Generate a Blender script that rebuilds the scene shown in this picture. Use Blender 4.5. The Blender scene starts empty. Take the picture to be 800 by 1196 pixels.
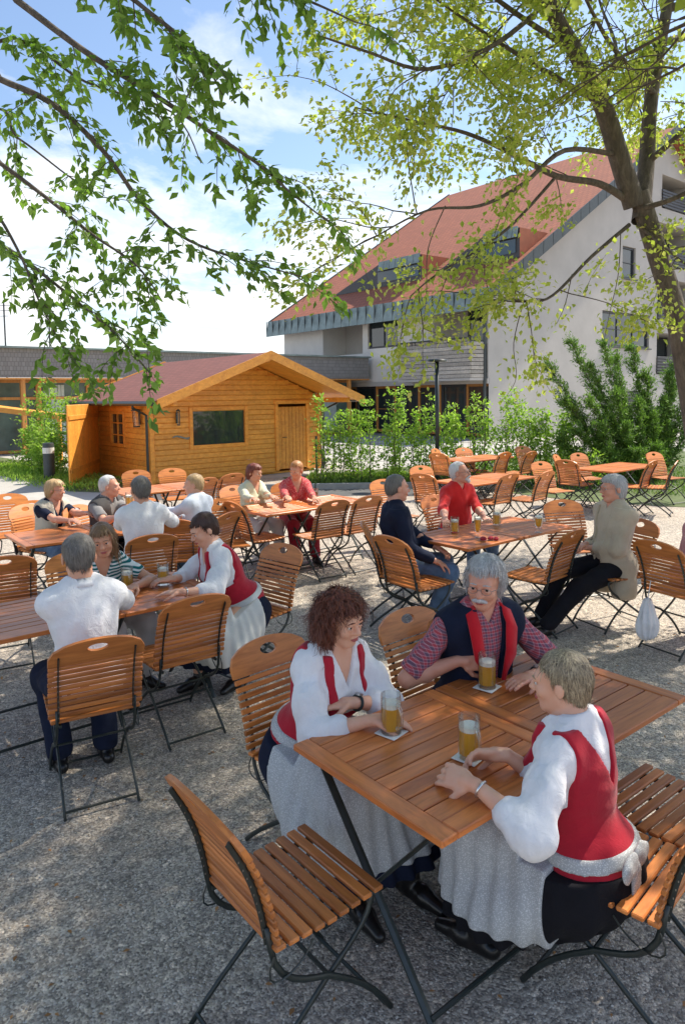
import bpy, bmesh, math, random
import numpy as np
from mathutils import Vector, Matrix
random.seed(7); RNG = np.random.default_rng(11)
PI = math.pi
scene = bpy.context.scene
COL = scene.collection
rad = math.radians
# ------------------------------------------------------------------ camera numbers
CAMH, FPX, PITCH, ROLL, HOR = 2.05, 820.0, rad(4.0), rad(0.8), 460.0
CY = HOR + FPX*math.tan(PITCH)
_fw = np.array([0, math.cos(PITCH), -math.sin(PITCH)]); _r = np.array([1., 0, 0]); _u = np.cross(_r, _fw)
RR = math.cos(ROLL)*_r - math.sin(ROLL)*_u; UU = math.sin(ROLL)*_r + math.cos(ROLL)*_u
def ray(x, y): return RR*((x-400)/FPX) - UU*((y-CY)/FPX) + _fw
def at(x, y, z=0.0):
    v = ray(x, y); return np.array([0, 0, CAMH]) + v*((z-CAMH)/v[2])
def atY(x, y, Y):
    v = ray(x, y); return np.array([0, 0, CAMH]) + v*(Y/v[1])
def az(deg): return np.array([math.sin(rad(deg)), math.cos(rad(deg)), 0.0])
A_ = az(51); B_ = az(-39)

# ------------------------------------------------------------------ materials
def srgb(r, g, b):
    f = lambda c: (c/255/12.92) if c/255 <= .04045 else ((c/255+.055)/1.055)**2.4
    return (f(r), f(g), f(b))
class NT:
    def __init__(s, name):
        s.m = bpy.data.materials.new(name); s.m.use_nodes = True; s.t = s.m.node_tree
        s.b = s.t.nodes['Principled BSDF']; s.out = s.t.nodes['Material Output']
    def n(s, typ, **kw):
        nd = s.t.nodes.new(typ)
        for k, v in kw.items():
            if k.startswith('i_'): nd.inputs[k[2:].replace('_', ' ')].default_value = v
            else: setattr(nd, k, v)
        return nd
    def l(s, a, b): s.t.links.new(a, b)
    def coord(s, kind='Object', scale=(1, 1, 1), rot=(0, 0, 0)):
        tc = s.n('ShaderNodeTexCoord'); mp = s.n('ShaderNodeMapping')
        mp.inputs['Scale'].default_value = scale; mp.inputs['Rotation'].default_value = rot
        s.l(tc.outputs[kind], mp.inputs['Vector']); return mp.outputs[0]
    def noise(s, vec, scale, detail=4, rough=.6, dist=0):
        nd = s.n('ShaderNodeTexNoise'); nd.inputs['Scale'].default_value = scale
        nd.inputs['Detail'].default_value = detail; nd.inputs['Roughness'].default_value = rough
        nd.inputs['Distortion'].default_value = dist
        s.l(vec, nd.inputs['Vector']); return nd.outputs['Fac']
    def ramp(s, fac, stops, interp='LINEAR'):
        r = s.n('ShaderNodeValToRGB'); r.color_ramp.interpolation = interp
        e = r.color_ramp.elements
        while len(e) < len(stops): e.new(.5)
        for q, (p, c) in zip(e, stops):
            q.position = p; q.color = (*c, 1) if len(c) == 3 else c
        s.l(fac, r.inputs['Fac']); return r.outputs['Color']
    def mix(s, fac, a, b, mode='MIX'):
        m = s.n('ShaderNodeMix', data_type='RGBA', blend_type=mode)
        for inp, v in ((m.inputs[0], fac), (m.inputs[6], a), (m.inputs[7], b)):
            if hasattr(v, 'default_value') or isinstance(v, bpy.types.NodeSocket): s.l(v, inp)
            elif isinstance(v, (int, float)): inp.default_value = v
            else: inp.default_value = (*v, 1)
        return m.outputs[2]
    def math(s, op, a, b=0.0, c=None):
        m = s.n('ShaderNodeMath', operation=op)
        for i, v in enumerate((a, b) if c is None else (a, b, c)):
            if isinstance(v, bpy.types.NodeSocket): s.l(v, m.inputs[i])
            else: m.inputs[i].default_value = v
        return m.outputs[0]
    def bump(s, h, strength=.3, dist=.01):
        b = s.n('ShaderNodeBump'); b.inputs['Strength'].default_value = strength; b.inputs['Distance'].default_value = dist
        s.l(h, b.inputs['Height']); s.l(b.outputs[0], s.b.inputs['Normal'])
    def base(s, c):
        if isinstance(c, bpy.types.NodeSocket): s.l(c, s.b.inputs['Base Color'])
        else: s.b.inputs['Base Color'].default_value = (*c, 1)
    def set(s, **kw):
        for k, v in kw.items(): s.b.inputs[k.replace('_', ' ')].default_value = v
def plain(name, c, rough=.6, var=.12, scale=8, bump=0, bscale=60, metal=0, **kw):
    t = NT(name); v = t.coord()
    f = t.noise(v, scale)
    lo = tuple(x*(1-var) for x in c); hi = tuple(min(1, x*(1+var)) for x in c)
    t.base(t.ramp(f, [(.3, lo), (.7, hi)])); t.set(Roughness=rough, Metallic=metal)
    if bump: t.bump(t.noise(v, bscale, 6), bump, .004)
    t.set(**kw); return t.m
def wood(name, c, dark, rough=.45, axis='x', isl=.25, scale=1.0, spec=.5):
    t = NT(name); sc = {'x': (1.5, 14, 14), 'y': (14, 1.5, 14), 'z': (14, 14, 1.5)}[axis]
    g = t.n('ShaderNodeNewGeometry')
    v = t.coord(scale=tuple(q*scale for q in sc))
    off = t.n('ShaderNodeVectorMath', operation='ADD'); t.l(v, off.inputs[0])
    rr = t.math('MULTIPLY', g.outputs['Random Per Island'], 37.0)
    cmb = t.n('ShaderNodeCombineXYZ')
    for i in range(3): t.l(rr, cmb.inputs[i])
    t.l(cmb.outputs[0], off.inputs[1])
    f = t.noise(off.outputs[0], 2.2, 6, .65, .6)
    col = t.ramp(f, [(.3, dark), (.55, c), (.75, tuple(min(1, q*1.18) for q in c))])
    k = t.math('MULTIPLY_ADD', g.outputs['Random Per Island'], isl*2, 1-isl)
    oi = t.n('ShaderNodeObjectInfo')
    st = t.noise(v, .35, 4, .6); k2 = t.math('MULTIPLY', t.math('MULTIPLY_ADD', oi.outputs['Random'], .38, .82), t.math('MULTIPLY_ADD', st, .5, .75))
    k = t.math('MULTIPLY', k, k2)
    cc = t.n('ShaderNodeCombineXYZ')
    for i in range(3): t.l(k, cc.inputs[i])
    t.base(t.mix(1.0, col, cc.outputs[0], 'MULTIPLY'))
    t.bump(f, .12, .002)
    t.set(Roughness=rough); t.b.inputs['Specular IOR Level'].default_value = spec
    return t.m
M = {}
M['wood_x'] = wood('stained_wood', (.55, .19, .045), (.36, .105, .022), .42)
M['wood_y'] = wood('stained_wood_lengthwise', (.52, .165, .042), (.33, .088, .022), .36, 'y')
M['table_wood'] = wood('table_wood', (.52, .165, .042), (.33, .088, .022), .36, 'x', .18)
M['hut_wood'] = wood('hut_wood', (.80, .36, .06), (.64, .25, .035), .5, 'x', .1, .5)
M['hut_trim'] = wood('hut_trim', (.80, .34, .05), (.62, .22, .03), .5, 'x', .08, .5)
M['orange_timber'] = wood('orange_timber', (.6, .27, .07), (.45, .18, .04), .5, 'z', .1, .4)
M['grey_board'] = wood('weathered_grey_board', (.42, .38, .33), (.26, .24, .21), .85, 'x', .25, .5)
M['black_metal'] = plain('black_metal', (.016, .024, .022), .4, .3, 30, Metallic=.0)
M['black_metal'].node_tree.nodes['Principled BSDF'].inputs['Specular IOR Level'].default_value = .6
M['rivet'] = plain('rivet_metal', (.35, .35, .33), .35, .1, metal=.9)
M['zinc'] = plain('zinc_cladding', (.2, .25, .24), .45, .25, 2.5, .1, 20, metal=.35)
M['zinc_dark'] = plain('zinc_seam', (.05, .06, .06), .5, .2)
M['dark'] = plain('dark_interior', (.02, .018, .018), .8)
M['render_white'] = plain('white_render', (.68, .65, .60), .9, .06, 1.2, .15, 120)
M['render_shade'] = plain('shaded_white_render', (.45, .425, .39), .9, .07, .8, .15, 120)  # white render toned down: the shade on the gable is put into its colour
M['skin'] = None
def glass_dark():
    t = NT('window_glass'); t.base((.03, .04, .045)); t.set(Roughness=.04)
    t.b.inputs['Specular IOR Level'].default_value = .9; v = t.coord()
    t.bump(t.noise(v, .6, 1), .03, .05); return t.m
M['pane'] = glass_dark()
M['pane_soft'] = plain('green_reflection_glass', (.1, .15, .13), .25, .5, .8)  # dark greenish reflections are put into the base colour of these panes
def thin_glass():
    t = NT('mug_glass'); t.t.nodes.remove(t.b)
    tr = t.n('ShaderNodeBsdfTransparent'); gl = t.n('ShaderNodeBsdfGlossy'); gl.inputs['Roughness'].default_value = .03
    tr.inputs[0].default_value = (.97, .985, .98, 1)
    lw = t.n('ShaderNodeLayerWeight'); lw.inputs[0].default_value = .35
    mx = t.n('ShaderNodeMixShader'); f = t.math('MULTIPLY_ADD', lw.outputs['Fresnel'], .5, .04)
    t.l(f, mx.inputs[0]); t.l(tr.outputs[0], mx.inputs[1]); t.l(gl.outputs[0], mx.inputs[2]); t.l(mx.outputs[0], t.out.inputs[0]); return t.m
M['glass'] = thin_glass()
def beer():
    t = NT('beer'); v = t.coord(scale=(1, 1, 1)); sp = t.n('ShaderNodeSeparateXYZ'); t.l(v, sp.inputs[0])
    c = t.ramp(t.math('MULTIPLY', sp.outputs[2], 6.5), [(0, (1., .68, .1)), (1, (1., .52, .05))]); t.base(c)
    t.set(Roughness=.08); t.b.inputs['Transmission Weight'].default_value = .15; t.b.inputs['IOR'].default_value = 1.1
    tl = t.n('ShaderNodeBsdfTranslucent'); tl.inputs[0].default_value = (1., .74, .18, 1)
    mx = t.n('ShaderNodeMixShader'); mx.inputs[0].default_value = .55
    t.l(t.b.outputs[0], mx.inputs[1]); t.l(tl.outputs[0], mx.inputs[2]); t.l(mx.outputs[0], t.out.inputs[0]); return t.m
M['beer'] = beer()
M['foam'] = plain('beer_foam', (.85, .82, .74), .8, .06, 40, .3, 200)
M['cola'] = plain('dark_drink', (.03, .012, .008), .1)
M['coaster'] = plain('coaster_card', (.78, .76, .7), .8, .05, 30)
def leaf(name, c1, c2, tr=.5, c3=None):
    t = NT(name); g = t.n('ShaderNodeNewGeometry')
    col = t.ramp(g.outputs['Random Per Island'], [(0, c1), (.7, c2), (1, c3 or tuple(q*1.25 for q in c2))])
    t.base(col); t.set(Roughness=.5)
    t.b.inputs['Specular IOR Level'].default_value = .3
    tl = t.n('ShaderNodeBsdfTranslucent'); t.l(t.mix(.55, col, (.55, .75, .1), 'OVERLAY'), tl.inputs[0])
    mx = t.n('ShaderNodeMixShader'); mx.inputs[0].default_value = tr
    t.l(t.b.outputs[0], mx.inputs[1]); t.l(tl.outputs[0], mx.inputs[2]); t.l(mx.outputs[0], t.out.inputs[0]); return t.m
M['leaf_light'] = leaf('fresh_leaf', (.3, .36, .06), (.48, .50, .14), .55, (.66, .62, .26))
M['leaf_dark'] = leaf('dark_leaf', (.11, .19, .04), (.22, .34, .08), .5)
M['leaf_hedge'] = leaf('hedge_leaf', (.2, .33, .05), (.36, .5, .1), .5)
M['leaf_shrub'] = leaf('evergreen_needle', (.07, .14, .03), (.2, .33, .07), .3, (.26, .38, .09))
M['grass'] = leaf('grass_blade', (.09, .17, .03), (.18, .28, .06), .3, (.3, .32, .1))
M['litter'] = leaf('dry_leaf', (.25, .12, .04), (.4, .2, .08), .1)
def bark():
    t = NT('tree_bark'); v = t.coord(scale=(6, 6, 1.6)); f = t.noise(v, 3, 8, .7, .4)
    t.base(t.ramp(f, [(.3, (.05, .042, .035)), (.55, (.13, .105, .085)), (.75, (.22, .19, .155))])); t.set(Roughness=.9)
    t.bump(f, .8, .03); return t.m
M['bark'] = bark()
def tiles(name, c, dark, sx, sy):
    t = NT(name); v = t.coord('UV', scale=(1, 1, 1))
    br = t.n('ShaderNodeTexBrick'); br.offset = .5
    br.inputs['Scale'].default_value = 1; br.inputs['Brick Width'].default_value = sx; br.inputs['Row Height'].default_value = sy
    br.inputs['Mortar Size'].default_value = .02*min(1, sx*4); br.inputs['Mortar Smooth'].default_value = .3
    br.inputs['Color1'].default_value = (*c, 1); br.inputs['Color2'].default_value = (*[q*.78 for q in c], 1); br.inputs['Mortar'].default_value = (*dark, 1)
    t.l(v, br.inputs['Vector'])
    f = t.noise(v, .7, 5)
    col = t.mix(t.math('MULTIPLY', f, .5), br.outputs['Color'], tuple(q*.55 for q in c)); t.base(col)
    t.bump(br.outputs['Fac'], -.5, .02); t.set(Roughness=.8); return t.m
M['roof_tile'] = tiles('red_roof_tile', (.40, .13, .065), (.17, .05, .03), .3, .34)
M['shingle'] = tiles('grey_wood_shingle', (.3, .285, .27), (.14, .13, .12), .12, .16)
M['bitumen'] = tiles('red_bitumen_shingle', (.26, .095, .07), (.16, .055, .04), .3, .14)
def gravel():
    t = NT('gravel'); v = t.coord('Object')
    vo = t.n('ShaderNodeTexVoronoi'); vo.inputs['Scale'].default_value = 120; t.l(v, vo.inputs['Vector'])
    vo2 = t.n('ShaderNodeTexVoronoi'); vo2.inputs['Scale'].default_value = 38; t.l(v, vo2.inputs['Vector'])
    sp = t.n('ShaderNodeSeparateColor'); t.l(vo.outputs['Color'], sp.inputs[0])
    sp2 = t.n('ShaderNodeSeparateColor'); t.l(vo2.outputs['Color'], sp2.inputs[0])
    big = t.noise(v, .55, 6, .6); mid = t.noise(v, 5, 5, .7)
    c = t.ramp(sp.outputs[0], [(0, (.2, .18, .16)), (.3, (.34, .305, .265)), (.7, (.5, .45, .39)), (1, (.72, .66, .57))])
    c2 = t.ramp(sp2.outputs[1], [(0, (.7, .7, .7)), (.6, (1, 1, 1)), (.92, (1, .98, .94)), (1, (1.5, 1.45, 1.4))])
    c = t.mix(1.0, c, c2, 'MULTIPLY')
    c = t.mix(1.0, c, t.ramp(mid, [(.3, (.9, .88, .86)), (.7, (1.08, 1.07, 1.05))]), 'MULTIPLY')
    c = t.mix(1.0, c, t.ramp(big, [(.3, (.9, .88, .86)), (.7, (1.12, 1.1, 1.06))]), 'MULTIPLY')
    t.base(c); t.set(Roughness=.92)
    h = t.math('ADD', t.math('MULTIPLY', vo.outputs['Distance'], -.6), t.math('MULTIPLY', vo2.outputs['Distance'], -.9))
    h = t.math('ADD', h, t.math('MULTIPLY', mid, .8))
    t.bump(h, .7, .01); return t.m
M['gravel'] = gravel()
M['asphalt'] = plain('asphalt', (.1, .1, .1), .9, .25, 4, .5, 200)
M['paving'] = plain('pale_paving', (.42, .4, .36), .85, .08, 3, .3, 80)
M['soil'] = plain('lawn_soil', (.1, .13, .045), .95, .4, 6, .6, 40)
M['kerb'] = plain('kerb_stone', (.36, .35, .33), .85, .15, 8, .3, 60)

# ------------------------------------------------------------------ mesh helpers
class MB:
    def __init__(s): s.v = []; s.f = []; s.mi = []; s.uv = None
    def add(s, vs, fs, mi=0):
        o = len(s.v); s.v += [tuple(map(float, p)) for p in vs]; s.f += [tuple(i+o for i in f) for f in fs]; s.mi += [mi]*len(fs)
    def box(s, c, size, R=None, mi=0, bev=0.0):
        hx, hy, hz = [q/2 for q in size]
        if bev:
            b = min(bev, hx*.9, hy*.9, hz*.9); vs = []; 
            bm = bmesh.new(); bmesh.ops.create_cube(bm, size=1)
            bmesh.ops.scale(bm, vec=size, verts=bm.verts)
            bmesh.ops.bevel(bm, geom=bm.edges[:], offset=b, segments=1, affect='EDGES')
            vs = [np.array(v.co) for v in bm.verts]; bm.verts.index_update(); fs = [[v.index for v in f.verts] for f in bm.faces]; bm.free()
        else:
            vs = [np.array((x*hx, y*hy, z*hz)) for x in (-1, 1) for y in (-1, 1) for z in (-1, 1)]
            fs = [(0, 1, 3, 2), (4, 6, 7, 5), (0, 4, 5, 1), (2, 3, 7, 6), (0, 2, 6, 4), (1, 5, 7, 3)]
        if R is not None: vs = [np.array(R) @ v for v in vs]
        s.add([v+np.array(c, float) for v in vs], fs, mi)
    def tube(s, pts, r, n=8, cap=True, mi=0, flat=None):
        pts = [np.array(p, float) for p in pts]; rs = r if hasattr(r, '__len__') else [r]*len(pts)
        vs = []; prev = None
        for i, p in enumerate(pts):
            d = pts[min(i+1, len(pts)-1)] - pts[max(i-1, 0)]; d = d/(np.linalg.norm(d)+1e-9)
            if prev is None:
                a = np.array([0, 0, 1.]) if abs(d[2]) < .9 else np.array([1., 0, 0])
            else: a = prev
            x = a - d*(a@d); x /= np.linalg.norm(x)+1e-9; y = np.cross(d, x); prev = x
            for k in range(n):
                t = 2*PI*k/n; fx, fy = (1, 1) if flat is None else flat
                vs.append(p + rs[i]*(math.cos(t)*x*fx + math.sin(t)*y*fy))
        fs = []
        for i in range(len(pts)-1):
            for k in range(n):
                a = i*n+k; b = i*n+(k+1) % n; fs.append((a, b, b+n, a+n))
        if cap: fs.append(tuple(range(n-1, -1, -1))); fs.append(tuple((len(pts)-1)*n+k for k in range(n)))
        s.add(vs, fs, mi)
    def lathe(s, prof, c=(0, 0, 0), n=24, mi=0):
        vs = []
        for r, z in prof:
            for k in range(n): vs.append((c[0]+r*math.cos(2*PI*k/n), c[1]+r*math.sin(2*PI*k/n), c[2]+z))
        fs = []
        for i in range(len(prof)-1):
            for k in range(n):
                a = i*n+k; b = i*n+(k+1) % n; fs.append((a, b, b+n, a+n))
        s.add(vs, fs, mi)
    def prism(s, poly, vec, mi=0):
        poly = [np.array(p, float) for p in poly]; n = len(poly); vec = np.array(vec, float)
        vs = poly + [p+vec for p in poly]
        fs = [tuple(range(n-1, -1, -1)), tuple(range(n, 2*n))] + [(i, (i+1) % n, (i+1) % n+n, i+n) for i in range(n)]
        s.add(vs, fs, mi)
    def quad(s, a, b, c, d, mi=0): s.add([a, b, c, d], [(0, 1, 2, 3)], mi)
    def build(s, name, mats, parent=None, smooth=False, loc=None):
        me = bpy.data.meshes.new(name); me.from_pydata(s.v, [], s.f)
        mats = mats if isinstance(mats, (list, tuple)) else [mats]
        for m in mats: me.materials.append(m)
        if len(mats) > 1: me.polygons.foreach_set('material_index', s.mi)
        bm = bmesh.new(); bm.from_mesh(me); bmesh.ops.recalc_face_normals(bm, faces=bm.faces); bm.to_mesh(me); bm.free()
        if smooth: me.polygons.foreach_set('use_smooth', [True]*len(me.polygons))
        me.update()
        o = bpy.data.objects.new(name, me); COL.objects.link(o)
        if parent: o.parent = parent
        if loc is not None: o.location = loc
        if smooth == 'auto':
            me.set_sharp_from_angle(angle=rad(35))
        return o
def fastmesh(name, V, F, mat, parent=None, smooth=True):
    V = np.asarray(V, np.float32); F = np.asarray(F, np.int32); k = F.shape[1]
    me = bpy.data.meshes.new(name)
    me.vertices.add(len(V)); me.vertices.foreach_set('co', V.ravel())
    me.loops.add(F.size); me.loops.foreach_set('vertex_index', F.ravel())
    me.polygons.add(len(F)); me.polygons.foreach_set('loop_start', np.arange(0, F.size, k, dtype=np.int32))
    me.polygons.foreach_set('loop_total', np.full(len(F), k, np.int32))
    if smooth: me.polygons.foreach_set('use_smooth', np.ones(len(F), bool))
    me.materials.append(mat); me.update(calc_edges=True); me.validate()
    o = bpy.data.objects.new(name, me); COL.objects.link(o)
    if parent: o.parent = parent
    return o
def tag(o, label=None, cat=None, group=None, kind=None):
    if label: o['label'] = label
    if cat: o['category'] = cat
    if group: o['group'] = group
    if kind: o['kind'] = kind
    return o
def thing(name, label, cat, loc=(0, 0, 0), heading=None, group=None):
    o = bpy.data.objects.new(name, None); COL.objects.link(o); o.empty_display_size = .1
    o.location = tuple(map(float, loc))
    if heading is not None: o.rotation_euler = (0, 0, -rad(heading))
    return tag(o, label, cat, group)
def dup(root, loc, heading, label, group):
    r = root.copy(); COL.objects.link(r); r.location = tuple(map(float, loc)); r.rotation_euler = (0, 0, -rad(heading))
    r['label'] = label; r['group'] = group
    for ch in list(root.children):
        c = ch.copy(); COL.objects.link(c); c.parent = r
        for g in list(ch.children):
            d = g.copy(); COL.objects.link(d); d.parent = c
    return r
def bez(p0, p1, p2, p3, n=8):
    p0, p1, p2, p3 = [np.array(p, float) for p in (p0, p1, p2, p3)]
    return [(1-t)**3*p0+3*(1-t)**2*t*p1+3*(1-t)*t*t*p2+t**3*p3 for t in np.linspace(0, 1, n)]
# ------------------------------------------------------------------ chair
CW = .225
def back_pt(t):   # t 0..1 up the backrest, local y,z
    z = .475 + t*.43; y = -.195 - .165*t + .03*math.sin(PI*t)
    return y, z
def make_chair():
    t = thing('folding_chair', '', 'chair')
    th = .008
    m = MB()   # backrest: arched head board with grip hole, then slats
    y0, z0 = back_pt(.70); 
    def bp(x, tt, side):
        y, z = back_pt(tt); return np.array([x, y + side*th, z + side*th*.3])
    outer = []; n = 28
    for i in range(n):
        a = PI*i/(n-1); outer.append((CW*math.cos(a), .78 + .22*math.sin(a)**.9 if math.sin(a) > 1e-6 else .78))
    outer = [(CW, .70)] + outer + [(-CW, .70)]
    # ring from outer to hole
    hole_c = (0, .885); N = 36
    def outer_at(ang):
        dx, dz = math.cos(ang), math.sin(ang)
        best = None
        P = outer; L = len(P)
        for i in range(L):
            (x1, z1), (x2, z2) = P[i], P[(i+1) % L]
            x1 -= hole_c[0]; x2 -= hole_c[0]; z1 = (z1-hole_c[1])*.45; z2 = (z2-hole_c[1])*.45
            den = dx*(z2-z1) - dz*(x2-x1)
            if abs(den) < 1e-9: continue
            s_ = (x1*(z2-z1) - z1*(x2-x1))/den; u_ = (x1*dz - z1*dx)/den
            if s_ > 0 and -1e-6 <= u_ <= 1+1e-6 and (best is None or s_ < best): best = s_
        return (hole_c[0]+best*dx, hole_c[1]+best*dz/.45)
    angs = [2*PI*k/N for k in range(N)]
    # include exact lower corners
    angs[21] = math.atan2((.70-hole_c[1])*.45, -CW) % (2*PI); angs[-3] = math.atan2((.70-hole_c[1])*.45, CW) % (2*PI)
    angs.sort()
    O = [outer_at(a) for a in angs]; H = [(.048*math.cos(a), hole_c[1] + .05*math.sin(a)) for a in angs]
    vs = []
    for side in (1, -1):
        for (x, tt) in O: vs.append(bp(x, tt, side))
        for (x, tt) in H: vs.append(bp(x, tt, side))
    fs = []
    for k in range(N):
        k2 = (k+1) % N
        fs.append((k, k2, N+k2, N+k)); fs.append((2*N+k, 3*N+k, 3*N+k2, 2*N+k2))
        fs.append((k, 2*N+k, 2*N+k2, k2)); fs.append((N+k, N+k2, 3*N+k2, 3*N+k))
    m.add(vs, fs)
    ns = 10
    for i in range(ns):
        tt = .025 + i*.068; y, z = back_pt(tt); y2, z2 = back_pt(tt+.05)
        ang = math.atan2(-(y2-y), z2-z)
        R = np.array(Matrix.Rotation(ang, 3, 'X'))
        m.box(((0, (y+y2)/2, (z+z2)/2)), (CW*2-.004*(i % 2), .014, .0225), R, bev=.003)
    m.build('backrest', M['wood_x'], t, smooth=False)
    m = MB()
    for i in range(9):
        y = -.185 + i*.047; z = .452 + .012*abs(i-4)/4
        m.box((0, y, z), (.43, .037, .016), bev=.004)
    m.build('seat', M['wood_x'], t)
    for sx in (-1, 1):
        m = MB(); pts = [back_pt(q) for q in np.linspace(0, .82, 10)]
        m.tube([(sx*.178, y-.013, z-.003) for y, z in pts], .011, 4, flat=(.45, 1.15))
        rv = m
        for i in range(10):
            y, z = back_pt(.05+i*.068); rv.box((sx*.178, y-.0205, z-.004), (.006, .003, .006), mi=1)
        m.build('back_strip', [M['black_metal'], M['rivet']], t)
        m = MB()   # front leg: from backrest foot, S-curve forward to the front foot
        y, z = back_pt(.12)
        P = [(sx*.186, y-.01, z)] + bez((sx*.186, -.205, .46), (sx*.19, -.19, .33), (sx*.19, -.09, .30), (sx*.19, .0, .265), 7) + bez((sx*.19, .02, .25), (sx*.19, .14, .17), (sx*.19, .2, .1), (sx*.19, .26, .008), 6)
        m.tube(P, .0095, 7, flat=(.75, 1.1)); m.build('leg', M['black_metal'], t, True)
        m = MB()
        P = bez((sx*.165, .20, .44), (sx*.168, .21, .36), (sx*.17, .12, .31), (sx*.172, .03, .255), 7) + bez((sx*.172, .0, .235), (sx*.172, -.1, .16), (sx*.175, -.2, .1), (sx*.175, -.29, .008), 6)
        m.tube(P, .0095, 7, flat=(.75, 1.1)); m.build('leg', M['black_metal'], t, True)
        m = MB(); m.box((sx*.17, .0, .438), (.012, .40, .014)); m.build('seat_rail', M['black_metal'], t)
        m = MB(); m.tube(bez((sx*.2, -.20, .44), (sx*.2, -.27, .33), (sx*.2, -.12, .33), (sx*.2, -.06, .42), 9), .003, 5); m.build('hook', M['black_metal'], t)
    for (y, z, w) in ((.235, .035, .19), (-.265, .035, .175), (.012, .25, .18)):
        m = MB(); m.tube([(-w, y, z), (w, y, z)], .007, 6); m.build('stretcher', M['black_metal'], t)
    return t
CHAIR0 = make_chair(); CHAIR_USED = [False]
CG = 'wooden folding chairs of the beer garden'
def put_chair(x, y, heading, label):
    if not CHAIR_USED[0]:
        CHAIR_USED[0] = True; o = CHAIR0; o.location = (float(x), float(y), 0); o.rotation_euler = (0, 0, -rad(heading)); o['label'] = label; o['group'] = CG; return o
    return dup(CHAIR0, (x, y, 0), heading, label, CG)
def chair_px(px, py, heading, label, z=.9):
    p = at(px, py, z) + az(heading)*.35
    return put_chair(p[0], p[1], heading, label)

# ------------------------------------------------------------------ table (local +X along the planks)
def make_table():
    t = thing('folding_table', '', 'table'); S = .378; Z = .74; T = .026
    m = MB(); fw = .07
    for sx in (-1, 1): m.box((sx*(S-fw/2), 0, Z-T/2), (fw, 2*S, T), bev=.004, mi=1)
    for sy in (-1, 1): m.box((0, sy*(S-fw/2), Z-T/2), (2*(S-fw)-.003, fw, T), bev=.004)
    n = 8; w = (2*(S-fw))/n
    for i in range(n): m.box((0, -(S-fw)+w*(i+.5), Z-T/2-.001), (2*(S-fw)-.003, w-.006, T-.004), bev=.003)
    m.build('tabletop', [M['table_wood'], M['wood_y']], t)
    m = MB(); m.box((0, 0, Z-T-.008), (2*S-.16, .05, .012)); m.build('batten', M['black_metal'], t)
    for sx in (-1, 1):
        for k, xx in ((-1, .315), (1, .29)):
            m = MB(); m.tube([(sx*xx, -k*.30, Z-T-.006), (sx*xx, 0, Z*.5), (sx*xx, k*.31, .012)], .014, 6, flat=(.55, 1.2)); m.build('leg', M['black_metal'], t)
    for k, xx in ((-1, .315), (1, .29)):
        m = MB(); m.tube([(-xx, k*.27, .07), (xx, k*.27, .07)], .009, 6); m.build('stretcher', M['black_metal'], t)
        m = MB(); m.tube([(-xx, -k*.30, Z-T-.012), (xx, -k*.30, Z-T-.012)], .009, 6); m.build('stretcher', M['black_metal'], t)
    return t
TABLE0 = make_table(); TU = [False]; TG = 'square wooden folding tables'
def put_table(x, y, label, h=51):
    hd = h - 90   # local +X along az h
    if not TU[0]:
        TU[0] = True; TABLE0.location = (float(x), float(y), 0); TABLE0.rotation_euler = (0, 0, -rad(hd)); TABLE0['label'] = label; TABLE0['group'] = TG; return TABLE0
    return dup(TABLE0, (x, y, 0), hd, label, TG)

# ------------------------------------------------------------------ beer mug
def make_mug(kind='mug', fill=.1, h=.15, r=.04, drink='beer'):
    name = {'mug': 'beer_mug', 'tall': 'beer_glass', 'small': 'drinking_glass'}[kind]
    t = thing(name, '', 'glass'); m = MB(); w = .003
    if kind == 'tall':
        prof = [(.001, 0), (r*.8, 0), (r*.8, .006), (.008, .014), (.008, .03), (r*.72, .06), (r*.95, h*.75), (r, h)]
        m.lathe(prof + [(r-w, h), (r*.95-w, h*.75), (r*.72-w, .065), (.001, .045)], n=28)
        bp = [(.001, .046), (r*.72-w-.0015, .067), ((r*.72+(r*.23)*((fill)/(h*.75)))-w-.001, .05+fill), (.001, .05+fill)]; zt = .05+fill; rt = bp[2][0]
    else:
        prof = [(.001, 0), (r*.98, 0), (r, .006), (r*.985, h*.5), (r, h), (r-w, h), (r*.985-w, h*.5), (r-w, .014), (.001, .012)]
        m.lathe(prof, n=28)
        bp = [(.001, .0135), (r-w-.001, .0155), (r-w-.001, fill), (.001, fill)]; zt = fill; rt = r-w-.001
    m.build('glass_body', M['glass'], t, 'auto')
    if kind == 'mug':
        m = MB(); m.tube(bez((r-.002, 0, h*.82), (r+.045, 0, h*.9), (r+.045, 0, h*.12), (r-.002, 0, h*.2), 12), .0055, 8, flat=(1, 1.3)); m.build('handle', M['glass'], t, True)
    m = MB(); m.lathe(bp, n=24); m.build('beer' if drink == 'beer' else 'drink', M[drink], t, 'auto')
    if drink == 'beer':
        fh = .022; m = MB(); m.lathe([(.001, zt+.0005), (rt, zt+.0005), (rt, zt+fh*.8), (rt*.8, zt+fh), (.001, zt+fh*1.05)], n=24); m.build('foam', M['foam'], t, 'auto')
    return t
def place(proto, used, p, heading, label, group):
    if not used: 
        proto.location = tuple(map(float, p)); proto.rotation_euler = (0, 0, -rad(heading)); proto['label'] = label; proto['group'] = group; return proto
    return dup(proto, p, heading, label, group)
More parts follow.
